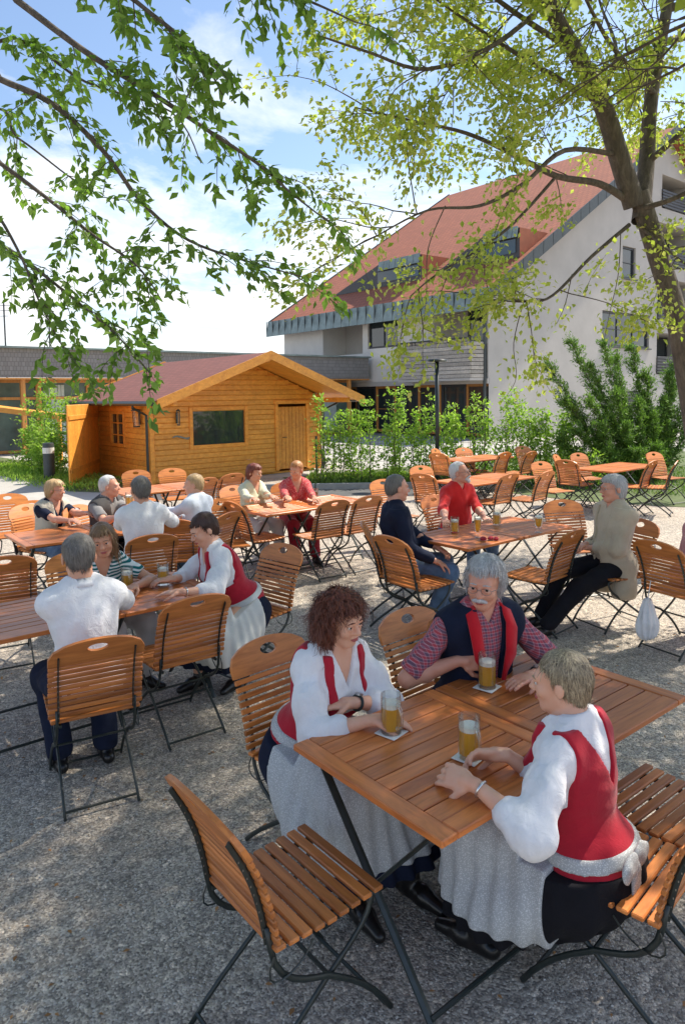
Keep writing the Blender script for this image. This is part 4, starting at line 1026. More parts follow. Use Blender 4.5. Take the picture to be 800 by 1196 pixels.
# long facade with openings
def facade(name, p0, d, L, z0, z1, holes, mat, nrm, depth=.35):
    xs = sorted(set([0, L]+[h[0] for h in holes]+[h[1] for h in holes])); zs = sorted(set([z0, z1]+[h[2] for h in holes]+[h[3] for h in holes])); m = MB()
    for i in range(len(xs)-1):
        for j in range(len(zs)-1):
            cx, cz = (xs[i]+xs[i+1])/2, (zs[j]+zs[j+1])/2
            if any(h[0] < cx < h[1] and h[2] < cz < h[3] for h in holes): continue
            m.quad(p0+d*xs[i]+np.array([0, 0, zs[j]]), p0+d*xs[i+1]+np.array([0, 0, zs[j]]), p0+d*xs[i+1]+np.array([0, 0, zs[j+1]]), p0+d*xs[i]+np.array([0, 0, zs[j+1]]))
    for h in holes:
        q = [p0+d*h[0]+np.array([0, 0, h[2]]), p0+d*h[1]+np.array([0, 0, h[2]]), p0+d*h[1]+np.array([0, 0, h[3]]), p0+d*h[0]+np.array([0, 0, h[3]])]; b = nrm*(h[4] if len(h) > 4 else depth)
        for i in range(4): m.quad(q[i], q[(i+1) % 4], q[(i+1) % 4]-b, q[i]-b)
    return m.build(name, mat, mb)
def tpx(px): k = (px-400)/820; return (MC[0]-k*MC[1])/(-B_[0]+k*B_[1])
def spx(px): k = (px-400)/820; return (k*MC[1]-MC[0])/(A_[0]-k*A_[1])
zof = lambda px, py, Y: atY(px, py, Y)[2]
def Yt(t): return MC[1]+B_[1]*t
def Ys(s): return MC[1]+A_[1]*s
N1 = -A_; N2 = -B_
tw0, tw1 = tpx(466), tpx(431); zw0, zw1 = zof(448, 406, Yt((tw0+tw1)/2)), zof(448, 364, Yt((tw0+tw1)/2))
tl0, tl1 = tpx(425), tpx(379); zl0, zl1 = zof(400, 413, Yt(tl0)), zof(400, 372, Yt(tl0))
tb0, tb1 = tpx(569.5), tpx(506); zb0, zb1 = 2.72, zof(545, 352, Yt(tb0))
GF = 2.62
facade('long_facade', Bp(0, 0, 0), B_, TL, GF, EV-.15, [(tw0, tw1, zw0, zw1, .18), (tl0, tl1, zl0, zl1, 1.6), (tb0, tb1, GF+.02, zb1, 1.2)], M['render_white'], N1)
RB = np.array(Matrix.Rotation(rad(39+90), 3, 'Z'))
def bbuild(m, name, mat, parent=None): o = m.build(name, mat, parent or mb); return o
BLUEP = M['pane']
frame_win('window', Bp(0, 0, 0)-N1*.12, B_, tw0, tw1, zw0, zw1, .1, M['dark_frame'], 2, 1, N1, build=bbuild)
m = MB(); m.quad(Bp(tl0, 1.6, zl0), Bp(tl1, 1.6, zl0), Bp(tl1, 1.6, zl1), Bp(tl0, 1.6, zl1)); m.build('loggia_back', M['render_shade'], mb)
frame_win('window', Bp(0, 1.55, 0), B_, tl0+.05, tl0+1.3, zl0+.02, zl1-.1, .09, M['dark_frame'], 2, 1, N1, build=bbuild)
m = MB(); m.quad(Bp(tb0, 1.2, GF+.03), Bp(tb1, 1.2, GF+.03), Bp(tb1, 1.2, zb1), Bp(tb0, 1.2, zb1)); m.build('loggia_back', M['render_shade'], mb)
frame_win('window', Bp(0, 1.1, 0), B_, tb0+.1, tb0+2.0, GF+.3, zb1-.05, .1, M['dark_frame'], 2, 2, N1, build=bbuild)
# balcony with weathered boards
bt0, bt1 = tpx(568), tpx(484)
bal = MB()
for i in range(9): bal.box(Bp((bt0+bt1)/2, 0, GF+.12+i*.17)+N1*1.0, (bt1-bt0, .04, .15), RB, bev=.01)
for i in range(9): bal.box(Bp(bt1, 0, GF+.12+i*.17)+N1*.5, (.04, .95, .15), RB, bev=.01); bal.box(Bp(bt0, 0, GF+.12+i*.17)+N1*.5, (.04, .95, .15), RB, bev=.01)
b_ = bal.build('balcony', M['grey_board'], mb)
m = MB(); m.box(Bp((bt0+bt1)/2, 0, GF-.02)+N1*.5, (bt1-bt0+.02, 1.1, .1), RB); m.build('balcony_floor', M['render_shade'], b_)
m = MB(); m.tube([Bp(bt0, 0, GF+1.72)+N1*1.0, Bp(bt1, 0, GF+1.72)+N1*1.0, Bp(bt1, 0, GF+1.72)], .03, 6)
for q in np.linspace(0, 1, 5): m.tube([Bp(bt0+(bt1-bt0)*q, 0, GF+1.5)+N1*1.0, Bp(bt0+(bt1-bt0)*q, 0, GF+1.72)+N1*1.0], .018, 5)
m.build('handrail', M['black_metal'], b_)
m = MB()
for i in range(7): m.box(Bp(bt0+.5+i*.55, 0, GF+1.66)+N1*.85, (.5, .2, .18), RB, bev=.03)
m.build('planter_box', M['grey_board'], b_)
# ground floor glazing
m = MB(); m.box(Bp(5.2, 0, GF-.1)+N1*.02, (10.4, .12, .22), RB); m.build('floor_band', M['render_shade'], mb)
t = .15; k = 0
while t < 10.2:
    frame_win('window', Bp(0, .5, 0), B_, t, t+1.5, .1, GF-.2, .12, M['orange_timber'] if k % 2 == 0 else M['dark_frame'], 1, 2, N1, build=bbuild); t += 1.52; k += 1
m = MB()
for t in (1.3, 4.6, 8.2):
    for i in range(4): m.box(Bp(t+i*.12, .7, 1.3), (.09, .05, 2.2), RB)
m.build('curtain', CURT, mb)
# gable wall
def zr(s): return EV-.15+PIT*min(s, 2*SRg-s)
gw = [(spx(702.5), spx(757), zof(730, 405, Ys(spx(730))), zof(730, 365, Ys(spx(730))))]
gw.append((spx(725), spx(740), zof(733, 325, Ys(spx(733))), zof(733, 288, Ys(spx(733)))))
LG = spx(766)
for z0 in (2.9, 5.9, 8.9): gw.append((LG, LG+4.6, z0, z0+2.3, 1.8))
gw.append((LG+.3, LG+4.0, 12.0, 13.8, 1.8)); gw.append((LG-3.2, LG-1.6, .9, 2.0, .2))
XS = sorted(set([0, 2*SRg]+[h[0] for h in gw]+[h[1] for h in gw]+list(np.linspace(0, 2*SRg, 13)))); m = MB()
ZS = sorted(set([0.]+[h[2] for h in gw]+[h[3] for h in gw]+[EV-.15])); 
for i in range(len(XS)-1):
    a, b = XS[i], XS[i+1]; lim = min(zr(a), zr(b)); zz = [z for z in ZS if z < lim]+[lim]
    for j in range(len(zz)-1):
        c0, c1 = (a+b)/2, (zz[j]+zz[j+1])/2
        if any(h[0] < c0 < h[1] and h[2] < c1 < h[3] for h in gw): continue
        m.quad(Bp(0, a, zz[j]), Bp(0, b, zz[j]), Bp(0, b, zz[j+1]), Bp(0, a, zz[j+1]))
    m.add([Bp(0, a, lim), Bp(0, b, lim), Bp(0, b, zr(b)), Bp(0, a, zr(a))], [(0, 1, 2, 3)])
for h in gw:
    q = [Bp(0, h[0], h[2]), Bp(0, h[1], h[2]), Bp(0, h[1], h[3]), Bp(0, h[0], h[3])]; b = B_*(h[4] if len(h) > 4 else .2)
    for i in range(4): m.quad(q[i], q[(i+1) % 4], q[(i+1) % 4]+b, q[i]+b)
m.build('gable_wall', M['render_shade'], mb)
for h in gw:
    dp = h[4]-.1 if len(h) > 4 else .12
    frame_win('window', Bp(dp, 0, 0), A_, h[0]+.02, h[1]-.02, h[2]+.01, h[3]-.02, .09, M['dark_frame'], 3 if h[1]-h[0] > 1.8 else 1, 2, N2, build=bbuild)
    if len(h) > 4:
        r_ = MB()
        for i in range(6): r_.box(Bp(0, (h[0]+h[1])/2, h[2]+.12+i*.16)+N2*.06, (h[1]-h[0]+.1, .04, .13), RA, bev=.01)
        r_.build('balcony_rail', M['dark_frame'], mb)
    else:
        r_ = MB(); r_.box(Bp(0, (h[0]+h[1])/2, h[2]-.05)+N2*.04, (h[1]-h[0]+.16, .16, .06), RA); r_.build('sill', M['zinc_dark'], mb)
m = MB(); q = [Bp(TL, 0, 0), Bp(TL, 2*SRg, 0), Bp(TL, 2*SRg, EV-.15), Bp(TL, SRg, RZ-.15), Bp(TL, 0, EV-.15)]; m.add(q, [(0, 1, 2, 3, 4)]); m.build('far_gable_wall', M['render_white'], mb)
m = MB(); m.quad(Bp(0, 2*SRg, 0), Bp(TL, 2*SRg, 0), Bp(TL, 2*SRg, EV-.15), Bp(0, 2*SRg, EV-.15)); m.build('back_wall', M['render_white'], mb)
m = MB(); m.quad(Bp(TL, 0, 0), Bp(10.4, 0, 0), Bp(10.4, 0, GF), Bp(TL, 0, GF)); m.build('ground_floor_wall', M['render_white'], mb)
# downpipe at the corner
m = MB(); m.tube([Bp(.12, 0, EV-.4)+N1*.12, Bp(.12, 0, .05)+N1*.12], .07, 8); m.build('downpipe', M['zinc_dark'], mb)
# roof
o0, og, of = .75, .55, .7
def Rp(t, s, h=0.): return Bp(t, s, EV+PIT*s+h)
def tileface(name, pts, parent, flip=False):
    m = MB(); m.add(pts+[p-np.array([0, 0, .16]) for p in pts], [(0, 1, 2, 3), (7, 6, 5, 4), (0, 4, 5, 1), (1, 5, 6, 2), (2, 6, 7, 3), (3, 7, 4, 0)]); o = m.build(name, M['roof_tile'], parent)
    uv = o.data.uv_layers.new(name='UVMap')
    for li, lp in enumerate(o.data.loops): c = np.array(o.data.vertices[lp.vertex_index].co)-MC; uv.data[li].uv = (float(c@B_), float(c@A_)*1.185)
    return o
rf = tileface('roof', [Rp(-of, -o0), Rp(TL+og, -o0), Rp(TL+og, SRg), Rp(-of, SRg)], mb)
r2 = tileface('roof', [Rp(-of, SRg), Rp(TL+og, SRg), Bp(TL+og, 2*SRg+o0, EV-PIT*o0), Bp(-of, 2*SRg+o0, EV-PIT*o0)], mb)
# zinc skirt along the eaves: separate standing-seam panels leaning outwards
m = MB(); sm = MB(); n = 26; z0 = EV-PIT*o0
for i in range(n):
    a = -of+(TL+og+of)*i/n; b = -of+(TL+og+of)*(i+1)/n-.03; top = z0+.08; bot = z0-.8
    m.add([Bp(a, -o0-.02, top), Bp(b, -o0-.02, top), Bp(b, -o0-.16, bot), Bp(a, -o0-.16, bot), Bp(a, -o0+.05, top), Bp(b, -o0+.05, top), Bp(b, -o0-.08, bot), Bp(a, -o0-.08, bot)], [(0, 1, 2, 3), (7, 6, 5, 4), (0, 4, 5, 1), (3, 2, 6, 7), (0, 3, 7, 4), (1, 5, 6, 2)])
    m.box((Bp(b+.015, -o0-.11, (top+bot)/2)), (.03, .05, .86), RB, mi=1)
m.build('zinc_edge', [M['zinc'], M['zinc_dark']], rf)
m = MB(); m.quad(Bp(-of, -o0-.05, z0-.5), Bp(TL+og, -o0-.05, z0-.5), Bp(TL+og, .02, z0-.35), Bp(-of, .02, z0-.35)); m.build('soffit', M['render_white'], rf)
m = MB(); n = 22
for i in range(n):   # verge cladding following the gable slope
    a = -o0+(SRg+o0)*i/n; b = -o0+(SRg+o0)*(i+1)/n-.03
    m.prism([Rp(-of-.03, a, .06), Rp(-of-.03, b, .06), Rp(-of-.03, b, -.5), Rp(-of-.03, a, -.5)], B_*.06)
    a = SRg+(SRg+o0)*i/n; b = SRg+(SRg+o0)*(i+1)/n-.03
    m.prism([Bp(-of-.03, a, RZ-PIT*(a-SRg)+.06), Bp(-of-.03, b, RZ-PIT*(b-SRg)+.06), Bp(-of-.03, b, RZ-PIT*(b-SRg)-.5), Bp(-of-.03, a, RZ-PIT*(a-SRg)-.5)], B_*.06)
m.build('verge_cladding', M['zinc_dark'], rf)
m = MB()
for q in (TL+og+.03,): m.prism([Rp(q, -o0, .08), Rp(q, SRg, .08), Rp(q, SRg, -.3), Rp(q, -o0, -.3)], -B_*.05)
m.build('far_verge', M['zinc_dark'], rf)
# wedge dormers: dark inset glazing under a zinc lid
for (ta, tb, tc, s0, hh) in ((12.2, 8.2, 5.2, 1.3, 1.25), (4.7, 1.6, -.3, 1.7, 1.3)):
    d_ = MB(); f0 = [Rp(ta, s0, .02), Rp(tb, s0, hh), Rp(tc, s0, hh), Rp(tc, s0, .02)]
    d_.add(f0, [(0, 1, 2, 3)]); dm = d_.build('dormer', M['dark_frame'], rf)
    sb = s0+(hh)/PIT
    l_ = MB(); top = [f0[0], f0[1], Rp(tb, sb, .02)]; l_.add(top, [(0, 1, 2)]); l_.add([f0[1], f0[2], Rp(tc, sb, .02), Rp(tb, sb, .02)], [(0, 1, 2, 3)]); l_.add([f0[2], f0[3], Rp(tc, sb, .02)], [(0, 1, 2)])
    l_.build('dormer_roof', M['dormer_red'], dm)
    z_ = MB(); nn = 7
    for i in range(nn):
        a = tb+(tc-tb)*i/nn; b = tb+(tc-tb)*(i+1)/nn+.03; z_.prism([Rp(a, s0, hh+.05)+N1*.12, Rp(b, s0, hh+.05)+N1*.12, Rp(b, s0, hh-.42)+N1*.2, Rp(a, s0, hh-.42)+N1*.2], A_*.05)
    z_.build('zinc_band', M['zinc'], dm)
    w_ = MB(); w_.quad(Rp(tb+.2, s0, .25)+N1*.03, Rp(tc+.2, s0, .25)+N1*.03, Rp(tc+.2, s0, hh-.45)+N1*.03, Rp(tb+.2, s0, hh-.45)+N1*.03); w_.build('pane', M['pane'], dm)
# ------------------------------------------------------------------ lamp post, bollard, poles
lp_ = thing('lamp_post', 'slim dark lamp post with flat disc head before the hedge', 'lamp post', (2.07, 15.3, 0)); m = MB(); m.tube([(0, 0, 0), (0, 0, 2.72)], .045, 10); m.build('pole', M['black_metal'], lp_, True)
m = MB(); m.lathe([(.001, 2.79), (.2, 2.77), (.22, 2.74), (.2, 2.72), (.001, 2.72)], n=20); m.build('lamp_head', M['black_metal'], lp_, 'auto')
bo_ = thing('bollard', 'dark grey bollard in the planting bed left of the hut', 'bollard', (-7.1, 16.9, 0)); m = MB(); m.lathe([(.001, .98), (.12, .97), (.13, .94), (.13, 0)], n=16); m.build('post', M['zinc_dark'], bo_, 'auto')
m = MB(); m.lathe([(.133, .86), (.133, .72)], n=16); m.build('light_band', M['coaster'], bo_)
for (px, py, Y, h, lb_) in ((57, 372, 42, 10, 'thin pole with crossbars above the low building roof at far left'), (4, 350, 40, 11, 'leftmost antenna mast above the low building roof')):
    p = atY(px, py, Y); t = thing('antenna_mast', lb_, 'antenna', (p[0], p[1], 0)); m = MB(); m.tube([(0, 0, 0), (0, 0, p[2])], .05, 6); m.build('mast', M['zinc_dark'], t)
    m = MB()
    for z in (.3, .6, .9): m.tube([(-.5+z*.3, 0, p[2]-z), (.5-z*.3, 0, p[2]-z)], .02, 5)
    m.build('crossbar', M['zinc_dark'], t)
# wire fence
fc = thing('wire_fence', 'thin dark wire mesh fence running behind the hedge saplings', 'fence', (0, 0, 0))
fpts = [(-.6, 16.0), (1.2, 16.0), (3.0, 16.0), (5.0, 16.1), (7.0, 15.6)]
for (a, b) in zip(fpts[:-1], fpts[1:]):
    a = np.array([*a, 0.]); b = np.array([*b, 0.]); m = MB(); L = np.linalg.norm(b-a); n = int(L/.12)
    for z in (.1, .3, .5, .7, .9, 1.0): m.tube([a+[0, 0, z], b+[0, 0, z]], .004, 4)
    for i in range(1, n): q = a+(b-a)*i/n; m.tube([q+[0, 0, .05], q+[0, 0, 1.02]], .003, 4)
    m.build('mesh_panel', M['black_metal'], fc); m = MB(); m.tube([a, a+[0, 0, 1.1]], .025, 6); m.build('fence_post', M['black_metal'], fc)

# ------------------------------------------------------------------ vegetation
def leaves_np(P, D, size, droop=.3, ratio=.5, jit=.5, nrm_up=.6):
    """one folded 6-vertex leaf per point; P base points, D growth directions -> V,F(quads)"""
    n = len(P); L = size*RNG.uniform(.65, 1.25, n)[:, None]; D = D + RNG.normal(0, jit, (n, 3)); D[:, 2] -= droop; D /= np.linalg.norm(D, axis=1)[:, None]
    N = RNG.normal(0, 1, (n, 3))*(1-nrm_up) + np.array([0, 0, 1.])*nrm_up; S_ = np.cross(D, N); S_ /= np.linalg.norm(S_, axis=1)[:, None]+1e-9; N = np.cross(S_, D); W = L*ratio*.5
    a = P; b = P+D*L*.45+S_*W+N*W*.25; c = P+D*L-N*L*.1; d = P+D*L*.45-S_*W+N*W*.25; mid = P+D*L*.5
    V = np.stack([a, b, c, mid, d], 1).reshape(-1, 3); o = (np.arange(n)*5)[:, None]
    F = np.concatenate([o+np.array([[0, 1, 2, 3]]), o+np.array([[0, 3, 2, 4]])], 0); return V, F
def grow(m, p, d, L, r, depth, tips, spread=.6, grav=-.02, nb=(3, 5), keep=None):
    n = 6; pts = [np.array(p, float)]; dd = unit(d)
    for i in range(n): dd = unit(dd+RNG.normal(0, .10, 3)+np.array([0, 0, grav])); pts.append(pts[-1]+dd*L/n)
    m.tube(pts, list(np.linspace(r, r*.45, n+1)), 7 if r > .03 else 5 if r > .01 else 4, cap=False)
    if depth == 0:
        for q in pts[1:]: tips.append((q, dd))
        return
    for k in range(RNG.integers(*nb)):
        i = RNG.integers(2, n+1); nd = unit(dd+RNG.normal(0, spread, 3)); grow(m, pts[i], nd, L*RNG.uniform(.5, .75), r*(.5 if i < n else .42), depth-1, tips, spread, grav, nb)
    grow(m, pts[-1], dd, L*.6, r*.45, depth-1, tips, spread, grav, nb)
def limb(m, pts, r0, r1, nseg=4):   # smooth polyline
    P = [np.array(p, float) for p in pts]; out = []
    for i in range(len(P)-1):
        a = P[max(i-1, 0)]; b = P[i]; c = P[i+1]; d = P[min(i+2, len(P)-1)]
        for t in np.linspace(0, 1, nseg, endpoint=False): out.append(.5*((2*b)+(c-a)*t+(2*a-5*b+4*c-d)*t*t+(3*b-a-3*c+d)*t**3))
    out.append(P[-1]); m.tube(out, list(np.linspace(r0, r1, len(out))), 12 if r0 > .08 else 7, cap=False); return out
def add_leaves(name, tips, mat, parent, per, size, spread, droop=.3, ratio=.5, jit=.5, cond=None):
    P = np.repeat(np.array([t[0] for t in tips]), per, 0); D = np.repeat(np.array([t[1] for t in tips]), per, 0)
    P = P + RNG.normal(0, spread, P.shape)
    if cond is not None: k = cond(P); P = P[k]; D = D[k]
    V, F = leaves_np(P, D, size, droop, ratio, jit); return fastmesh(name, V, F, mat, parent, False)
def proj(P):
    q = P - np.array([0, 0, CAMH]); z = q@_fw; return 400+FPX*(q@RR)/z, CY-FPX*(q@UU)/z, z
def in_view(P, margin=20):
    x, y, z = proj(P); return (z > 0) & (x > -margin) & (x < 800+margin) & (y > -margin) & (y < 1196+margin)

# ---- right-hand maple with its trunk in view
rt = thing('broadleaf_tree', 'leaning maple at the right edge with fresh yellow-green leaves', 'tree', (4.05, 8.1, 0))
B0 = np.array([4.05, 8.1, 0.]); TY = 8.0
def tp(px, py, Y=TY): return atY(px, py, Y)-B0
tk = MB(); 
limb(tk, [(0.15, .0, -.05), tp(820, 560), tp(812, 500), tp(801, 430), tp(788, 362), tp(769, 300), tp(746, 225)], .128, .108, 6)
fork = tp(738, 232); tips = []; tw = MB()
mainL = limb(tk, [tp(741, 240), tp(722, 180, 7.9), tp(703, 120, 7.8), tp(672, 60, 7.6), tp(640, 0, 7.3), tp(610, -110, 7.0), tp(590, -260, 6.6)], .12, .05, 5)
mainR = limb(tk, [tp(748, 258), tp(755, 190, 8.2), tp(760, 120, 8.3), tp(775, 30, 8.5), tp(800, -90, 8.6), tp(850, -260, 8.6)], .10, .045, 5)
# limbs reaching across the picture (world-space polylines)
LIMBS = [
 ([tp(735, 235), tp(700, 214, 7.8), tp(650, 205, 7.5), tp(600, 180, 7.2), tp(545, 155, 6.9), tp(480, 140, 6.7), tp(415, 125, 6.5)], .045),
 ([tp(735, 262), tp(690, 300, 7.8), tp(645, 345, 7.6), tp(615, 352, 7.5), tp(575, 350, 7.4)], .024),
 ([tp(700, 120, 7.8), tp(650, 90, 7.4), tp(600, 60, 7.1), tp(540, 20, 6.8), tp(470, -30, 6.5)], .035),
 ([tp(672, 60, 7.6), tp(610, 20, 7.1), tp(540, -30, 6.6), tp(440, -90, 6.0)], .035),
 ([tp(720, 180, 7.9), tp(660, 175, 7.3), tp(610, 215, 6.9), tp(560, 240, 6.7), tp(500, 245, 6.5), tp(440, 275, 6.4)], .03),
 ([tp(650, 205, 7.5), tp(600, 260, 7.3), tp(560, 290, 7.2), tp(510, 320, 7.1), tp(480, 345, 7.0)], .018),
 ([tp(742, 245), tp(790, 230, 7.6), tp(840, 200, 7.3), tp(900, 150, 7.0)], .035),
 ([tp(755, 190, 8.2), tp(800, 150, 7.8), tp(860, 80, 7.4), tp(940, 0, 7.0)], .04),
 ([tp(765, 110, 8.3), tp(720, 60, 7.5), tp(690, 10, 6.8), tp(650, -80, 6.0)], .035),
 ([tp(700, 118, 7.8), tp(720, 60, 8.4), tp(700, 0, 8.9), tp(690, -60, 9.2)], .03),
 ([tp(640, 0, 7.3), tp(580, 50, 6.6), tp(500, 80, 6.2), tp(430, 60, 5.9), tp(370, 40, 5.7)], .028),
 ([tp(745, 262, 8.0), tp(790, 300, 7.6), tp(830, 330, 7.3)], .02),
 ([tp(690, 0, 8.9), tp(640, -20, 8.2), tp(560, 60, 7.8), tp(520, 110, 7.6)], .02),
]
def twigs(m, line, tips, n, L, r=.006, grav=-.05, depth=1, spread=.8, tfrom=.25):
    for _ in range(n):
        i = int(RNG.integers(int(len(line)*tfrom), len(line))); p = line[i]; d = line[min(i+1, len(line)-1)]-line[max(i-1, 0)]
        nd = unit(unit(d)+RNG.normal(0, spread, 3)); grow(m, p, nd, L*RNG.uniform(.5, 1.1), r, depth, tips, .7, grav, (2, 4))
for pts, r in LIMBS:
    ln = limb(tk, pts, r, .006, 5); twigs(tw, ln, tips, 8 if r > .019 else 5, .75, .007, -.03); tips.append((ln[-1], unit(ln[-1]-ln[-2])))
for ln in (mainL, mainR): twigs(tw, ln, tips, 10, 1.0, .012, .0, 2, .8, .3)
# hanging twigs
for pts in ([tp(612, 350, 7.5), tp(600, 400, 7.5), tp(603, 440, 7.5), tp(592, 462, 7.5)], [tp(725, 270, 7.8), tp(722, 320, 7.7), tp(712, 365, 7.7), tp(706, 395, 7.7)], [tp(668, 320, 7.7), tp(660, 355, 7.6), tp(650, 378, 7.6)],
            [tp(520, 240, 6.6), tp(500, 290, 6.5), tp(498, 345, 6.5), tp(492, 395, 6.5)], [tp(440, 275, 6.4), tp(425, 250, 6.3), tp(405, 230, 6.3)], [tp(560, 345, 7.4), tp(520, 340, 7.3), tp(490, 342, 7.2), tp(482, 360, 7.2)]):
    ln = limb(tw, pts, .006, .002, 5)
    for i in range(4, len(ln), 2): tips.append((ln[i], np.array([0, 0, -1.])))
trunk = tk.build('trunk', M['bark'], rt, True); tw.build('twigs', M['bark'], trunk, True)
# crown above and right of the frame (casts the dappled shade)
cr = MB(); ct = []
for (a, d, L) in ((mainL[-1], (-.5, -.5, .5), 2.2), (mainL[-8], (-.2, -.9, .35), 2.4), (mainL[-6], (-1, -.1, .4), 2.0), (mainR[-1], (.4, -.2, .8), 2.0), (mainR[-6], (.5, -.8, .3), 2.6), (mainR[-10], (.9, -.4, .25), 2.4), (mainR[-4], (.2, -.9, .5), 2.4), (mainR[-3], (.3, .8, .5), 2.0), (mainL[-10], (-.3, -1, .15), 2.6), (mainR[-12], (.8, .5, .3), 2.2)):
    grow(cr, np.array(a), unit(d), L, .05, 3, ct, .55, .0, (3, 5))
cr.build('upper_branches', M['bark'], trunk, True)
print('tips', len(tips), 'crown tips', len(ct))
ct_ = [c for c in ct if not in_view(np.array([c[0]+B0]), 60)[0]]
V1 = add_leaves('crown', tips, M['leaf_light'], rt, 8, .066, .075, .3, .62, .9)
V2 = add_leaves('upper_crown', ct_, M['leaf_light'], rt, 7, .08, .14, .3, .65, .8)

# ---- darker tree hanging in from the upper left
C0 = np.array([-5.2, 4.6, 0.]); lt = thing('walnut_tree', 'dark-leaved tree whose long drooping branches hang in from the upper left', 'tree', C0)
def lpnt(px, py, Y): return atY(px, py, Y)-C0
tk2 = MB(); limb(tk2, [(0, 0, -.05), (.05, 0, 1.5), (.15, .05, 3.0), (.3, .1, 4.2), (.5, .1, 5.6), (.6, .1, 7.4)], .22, .09, 5)
tips2 = []; tw2 = MB()
BR = [
 ([(.15, .05, 3.0), lpnt(-60, 60, 5.0), lpnt(0, 92, 5.0), lpnt(60, 120, 5.0), lpnt(120, 175, 5.0), lpnt(165, 235, 5.0), lpnt(220, 280, 5.0), lpnt(290, 305, 5.0), lpnt(350, 322, 5.0)], .03, 15),
 ([(.3, .1, 4.2), lpnt(-60, -60, 4.9), lpnt(20, 0, 4.8), lpnt(100, 60, 4.7), lpnt(180, 110, 4.7), lpnt(240, 150, 4.7), lpnt(300, 190, 4.7), lpnt(340, 225, 4.7), lpnt(385, 260, 4.7)], .03, 16),
 ([(.15, .05, 3.2), lpnt(-60, 150, 5.3), lpnt(0, 190, 5.3), lpnt(60, 235, 5.3), lpnt(110, 275, 5.3), lpnt(160, 310, 5.3), lpnt(190, 352, 5.3)], .024, 13),
 ([(.1, .05, 2.6), lpnt(-70, 260, 5.1), lpnt(0, 285, 5.1), lpnt(50, 320, 5.1), lpnt(100, 360, 5.1), lpnt(140, 395, 5.1), lpnt(175, 435, 5.1)], .02, 13),
 ([(.3, .1, 4.2), lpnt(0, -90, 4.4), lpnt(90, -50, 4.3), lpnt(170, 10, 4.2), lpnt(230, 60, 4.2), lpnt(260, 110, 4.2)], .026, 14),
 ([(.5, .1, 5.2), lpnt(60, -180, 4.4), lpnt(180, -90, 4.3), lpnt(280, -30, 4.3), lpnt(360, 0, 4.3), lpnt(415, 25, 4.3)], .022, 11),
 ([(.12, .05, 2.9), lpnt(-60, 190, 4.7), lpnt(-10, 240, 4.7), lpnt(25, 300, 4.7), lpnt(45, 350, 4.7), lpnt(70, 400, 4.7)], .016, 8),
 ([(.15, .05, 3.4), lpnt(-40, 60, 5.5), lpnt(30, 50, 5.5), lpnt(100, 95, 5.5), lpnt(200, 130, 5.5), lpnt(235, 190, 5.5)], .018, 10),
 ([(.12, .05, 3.0), lpnt(-40, 130, 5.7), lpnt(20, 160, 5.7), lpnt(80, 205, 5.7), lpnt(120, 230, 5.7)], .014, 8),
]
def leaflet_sprays(m, line, tips, n, L=.42):
    for _ in range(n):
        i = int(RNG.integers(int(len(line)*.3), len(line))); p = line[i]; d = unit(line[min(i+1, len(line)-1)]-line[max(i-1, 0)])
        nd = unit(d*.8+RNG.normal(0, .6, 3)*np.array([1, 1, .7])); q = [p]; dd = nd
        for k in range(6): dd = unit(dd+np.array([0, 0, -.12])+RNG.normal(0, .06, 3)); q.append(q[-1]+dd*L*RNG.uniform(.7, 1.2)/6)
        m.tube(q, list(np.linspace(.004, .0015, 7)), 4, cap=False)
        for k in range(1, 7):
            sdv = unit(np.cross(dd, [0, 0, 1.])); 
            for s_ in (-1, 1): tips.append((q[k], unit(dd*.6+sdv*s_*.8)))
        tips.append((q[-1], dd))
for pts, r, n in BR:
    ln = limb(tk2, pts, r, .004, 5); leaflet_sprays(tw2, ln, tips2, int(n*1.35))
tr2 = tk2.build('trunk', M['bark'], lt, True); tw2.build('twigs', M['bark'], tr2, True)
add_leaves('crown', tips2, M['leaf_dark'], lt, 2, .088, .025, .22, .5, .5)
cr2 = MB(); c2 = []
for (a, d, L) in (((.5, .1, 5.6), (.6, -.9, .3), 2.4), ((.6, .1, 7.0), (.5, -.5, .5), 2.2), ((.4, .1, 5.0), (.2, -1, .2), 2.2), ((.5, .1, 6.), (-.7, .3, .4), 2.2)):
    grow(cr2, np.array(a), unit(d), L, .05, 3, c2, .5, .0, (3, 4))
cr2.build('upper_branches', M['bark'], tr2, True)
c2 = [c for c in c2 if not in_view(np.array([c[0]+C0]), 60)[0]]
add_leaves('upper_crown', c2, M['leaf_dark'], lt, 4, .13, .12, .3, .45, .7)

# ---- third tree standing right of the photographer, outside the frame: shades the foreground tables
D0 = np.array([4.3, 3.4, 0.]); t3 = thing('shade_tree', 'shade tree beside the terrace just outside the right edge', 'tree', D0)
tk3 = MB(); limb(tk3, [(0, 0, -.05), (.05, .1, 1.5), (-.1, .2, 3.2), (-.3, .2, 4.6), (-.4, .1, 6.4)], .2, .08, 5); c3 = []
for (a, d, L) in (((-.1, .2, 3.4), (-.9, .1, .45), 2.0), ((-.2, .2, 4.0), (-.7, .6, .5), 2.0), ((-.3, .2, 4.6), (-.8, -.5, .4), 2.2), ((-.3, .2, 5.0), (.6, .5, .5), 1.9), ((-.3, .2, 4.4), (.5, -.6, .4), 1.9), ((-.4, .1, 6.2), (-.3, .1, .9), 1.6), ((-.3, .2, 5.4), (-.9, .2, .5), 2.2), ((-.3, .2, 4.2), (.1, .9, .5), 1.9)):
    grow(tk3, np.array(a), unit(d), L, .05, 3, c3, .5, .0, (3, 5))
trn3 = tk3.build('trunk', M['bark'], t3, True)
c3 = [c for c in c3 if not in_view(np.array([c[0]+D0]), 40)[0]]
add_leaves('crown', c3, M['leaf_light'], t3, 6, .085, .14, .3, .65, .8)

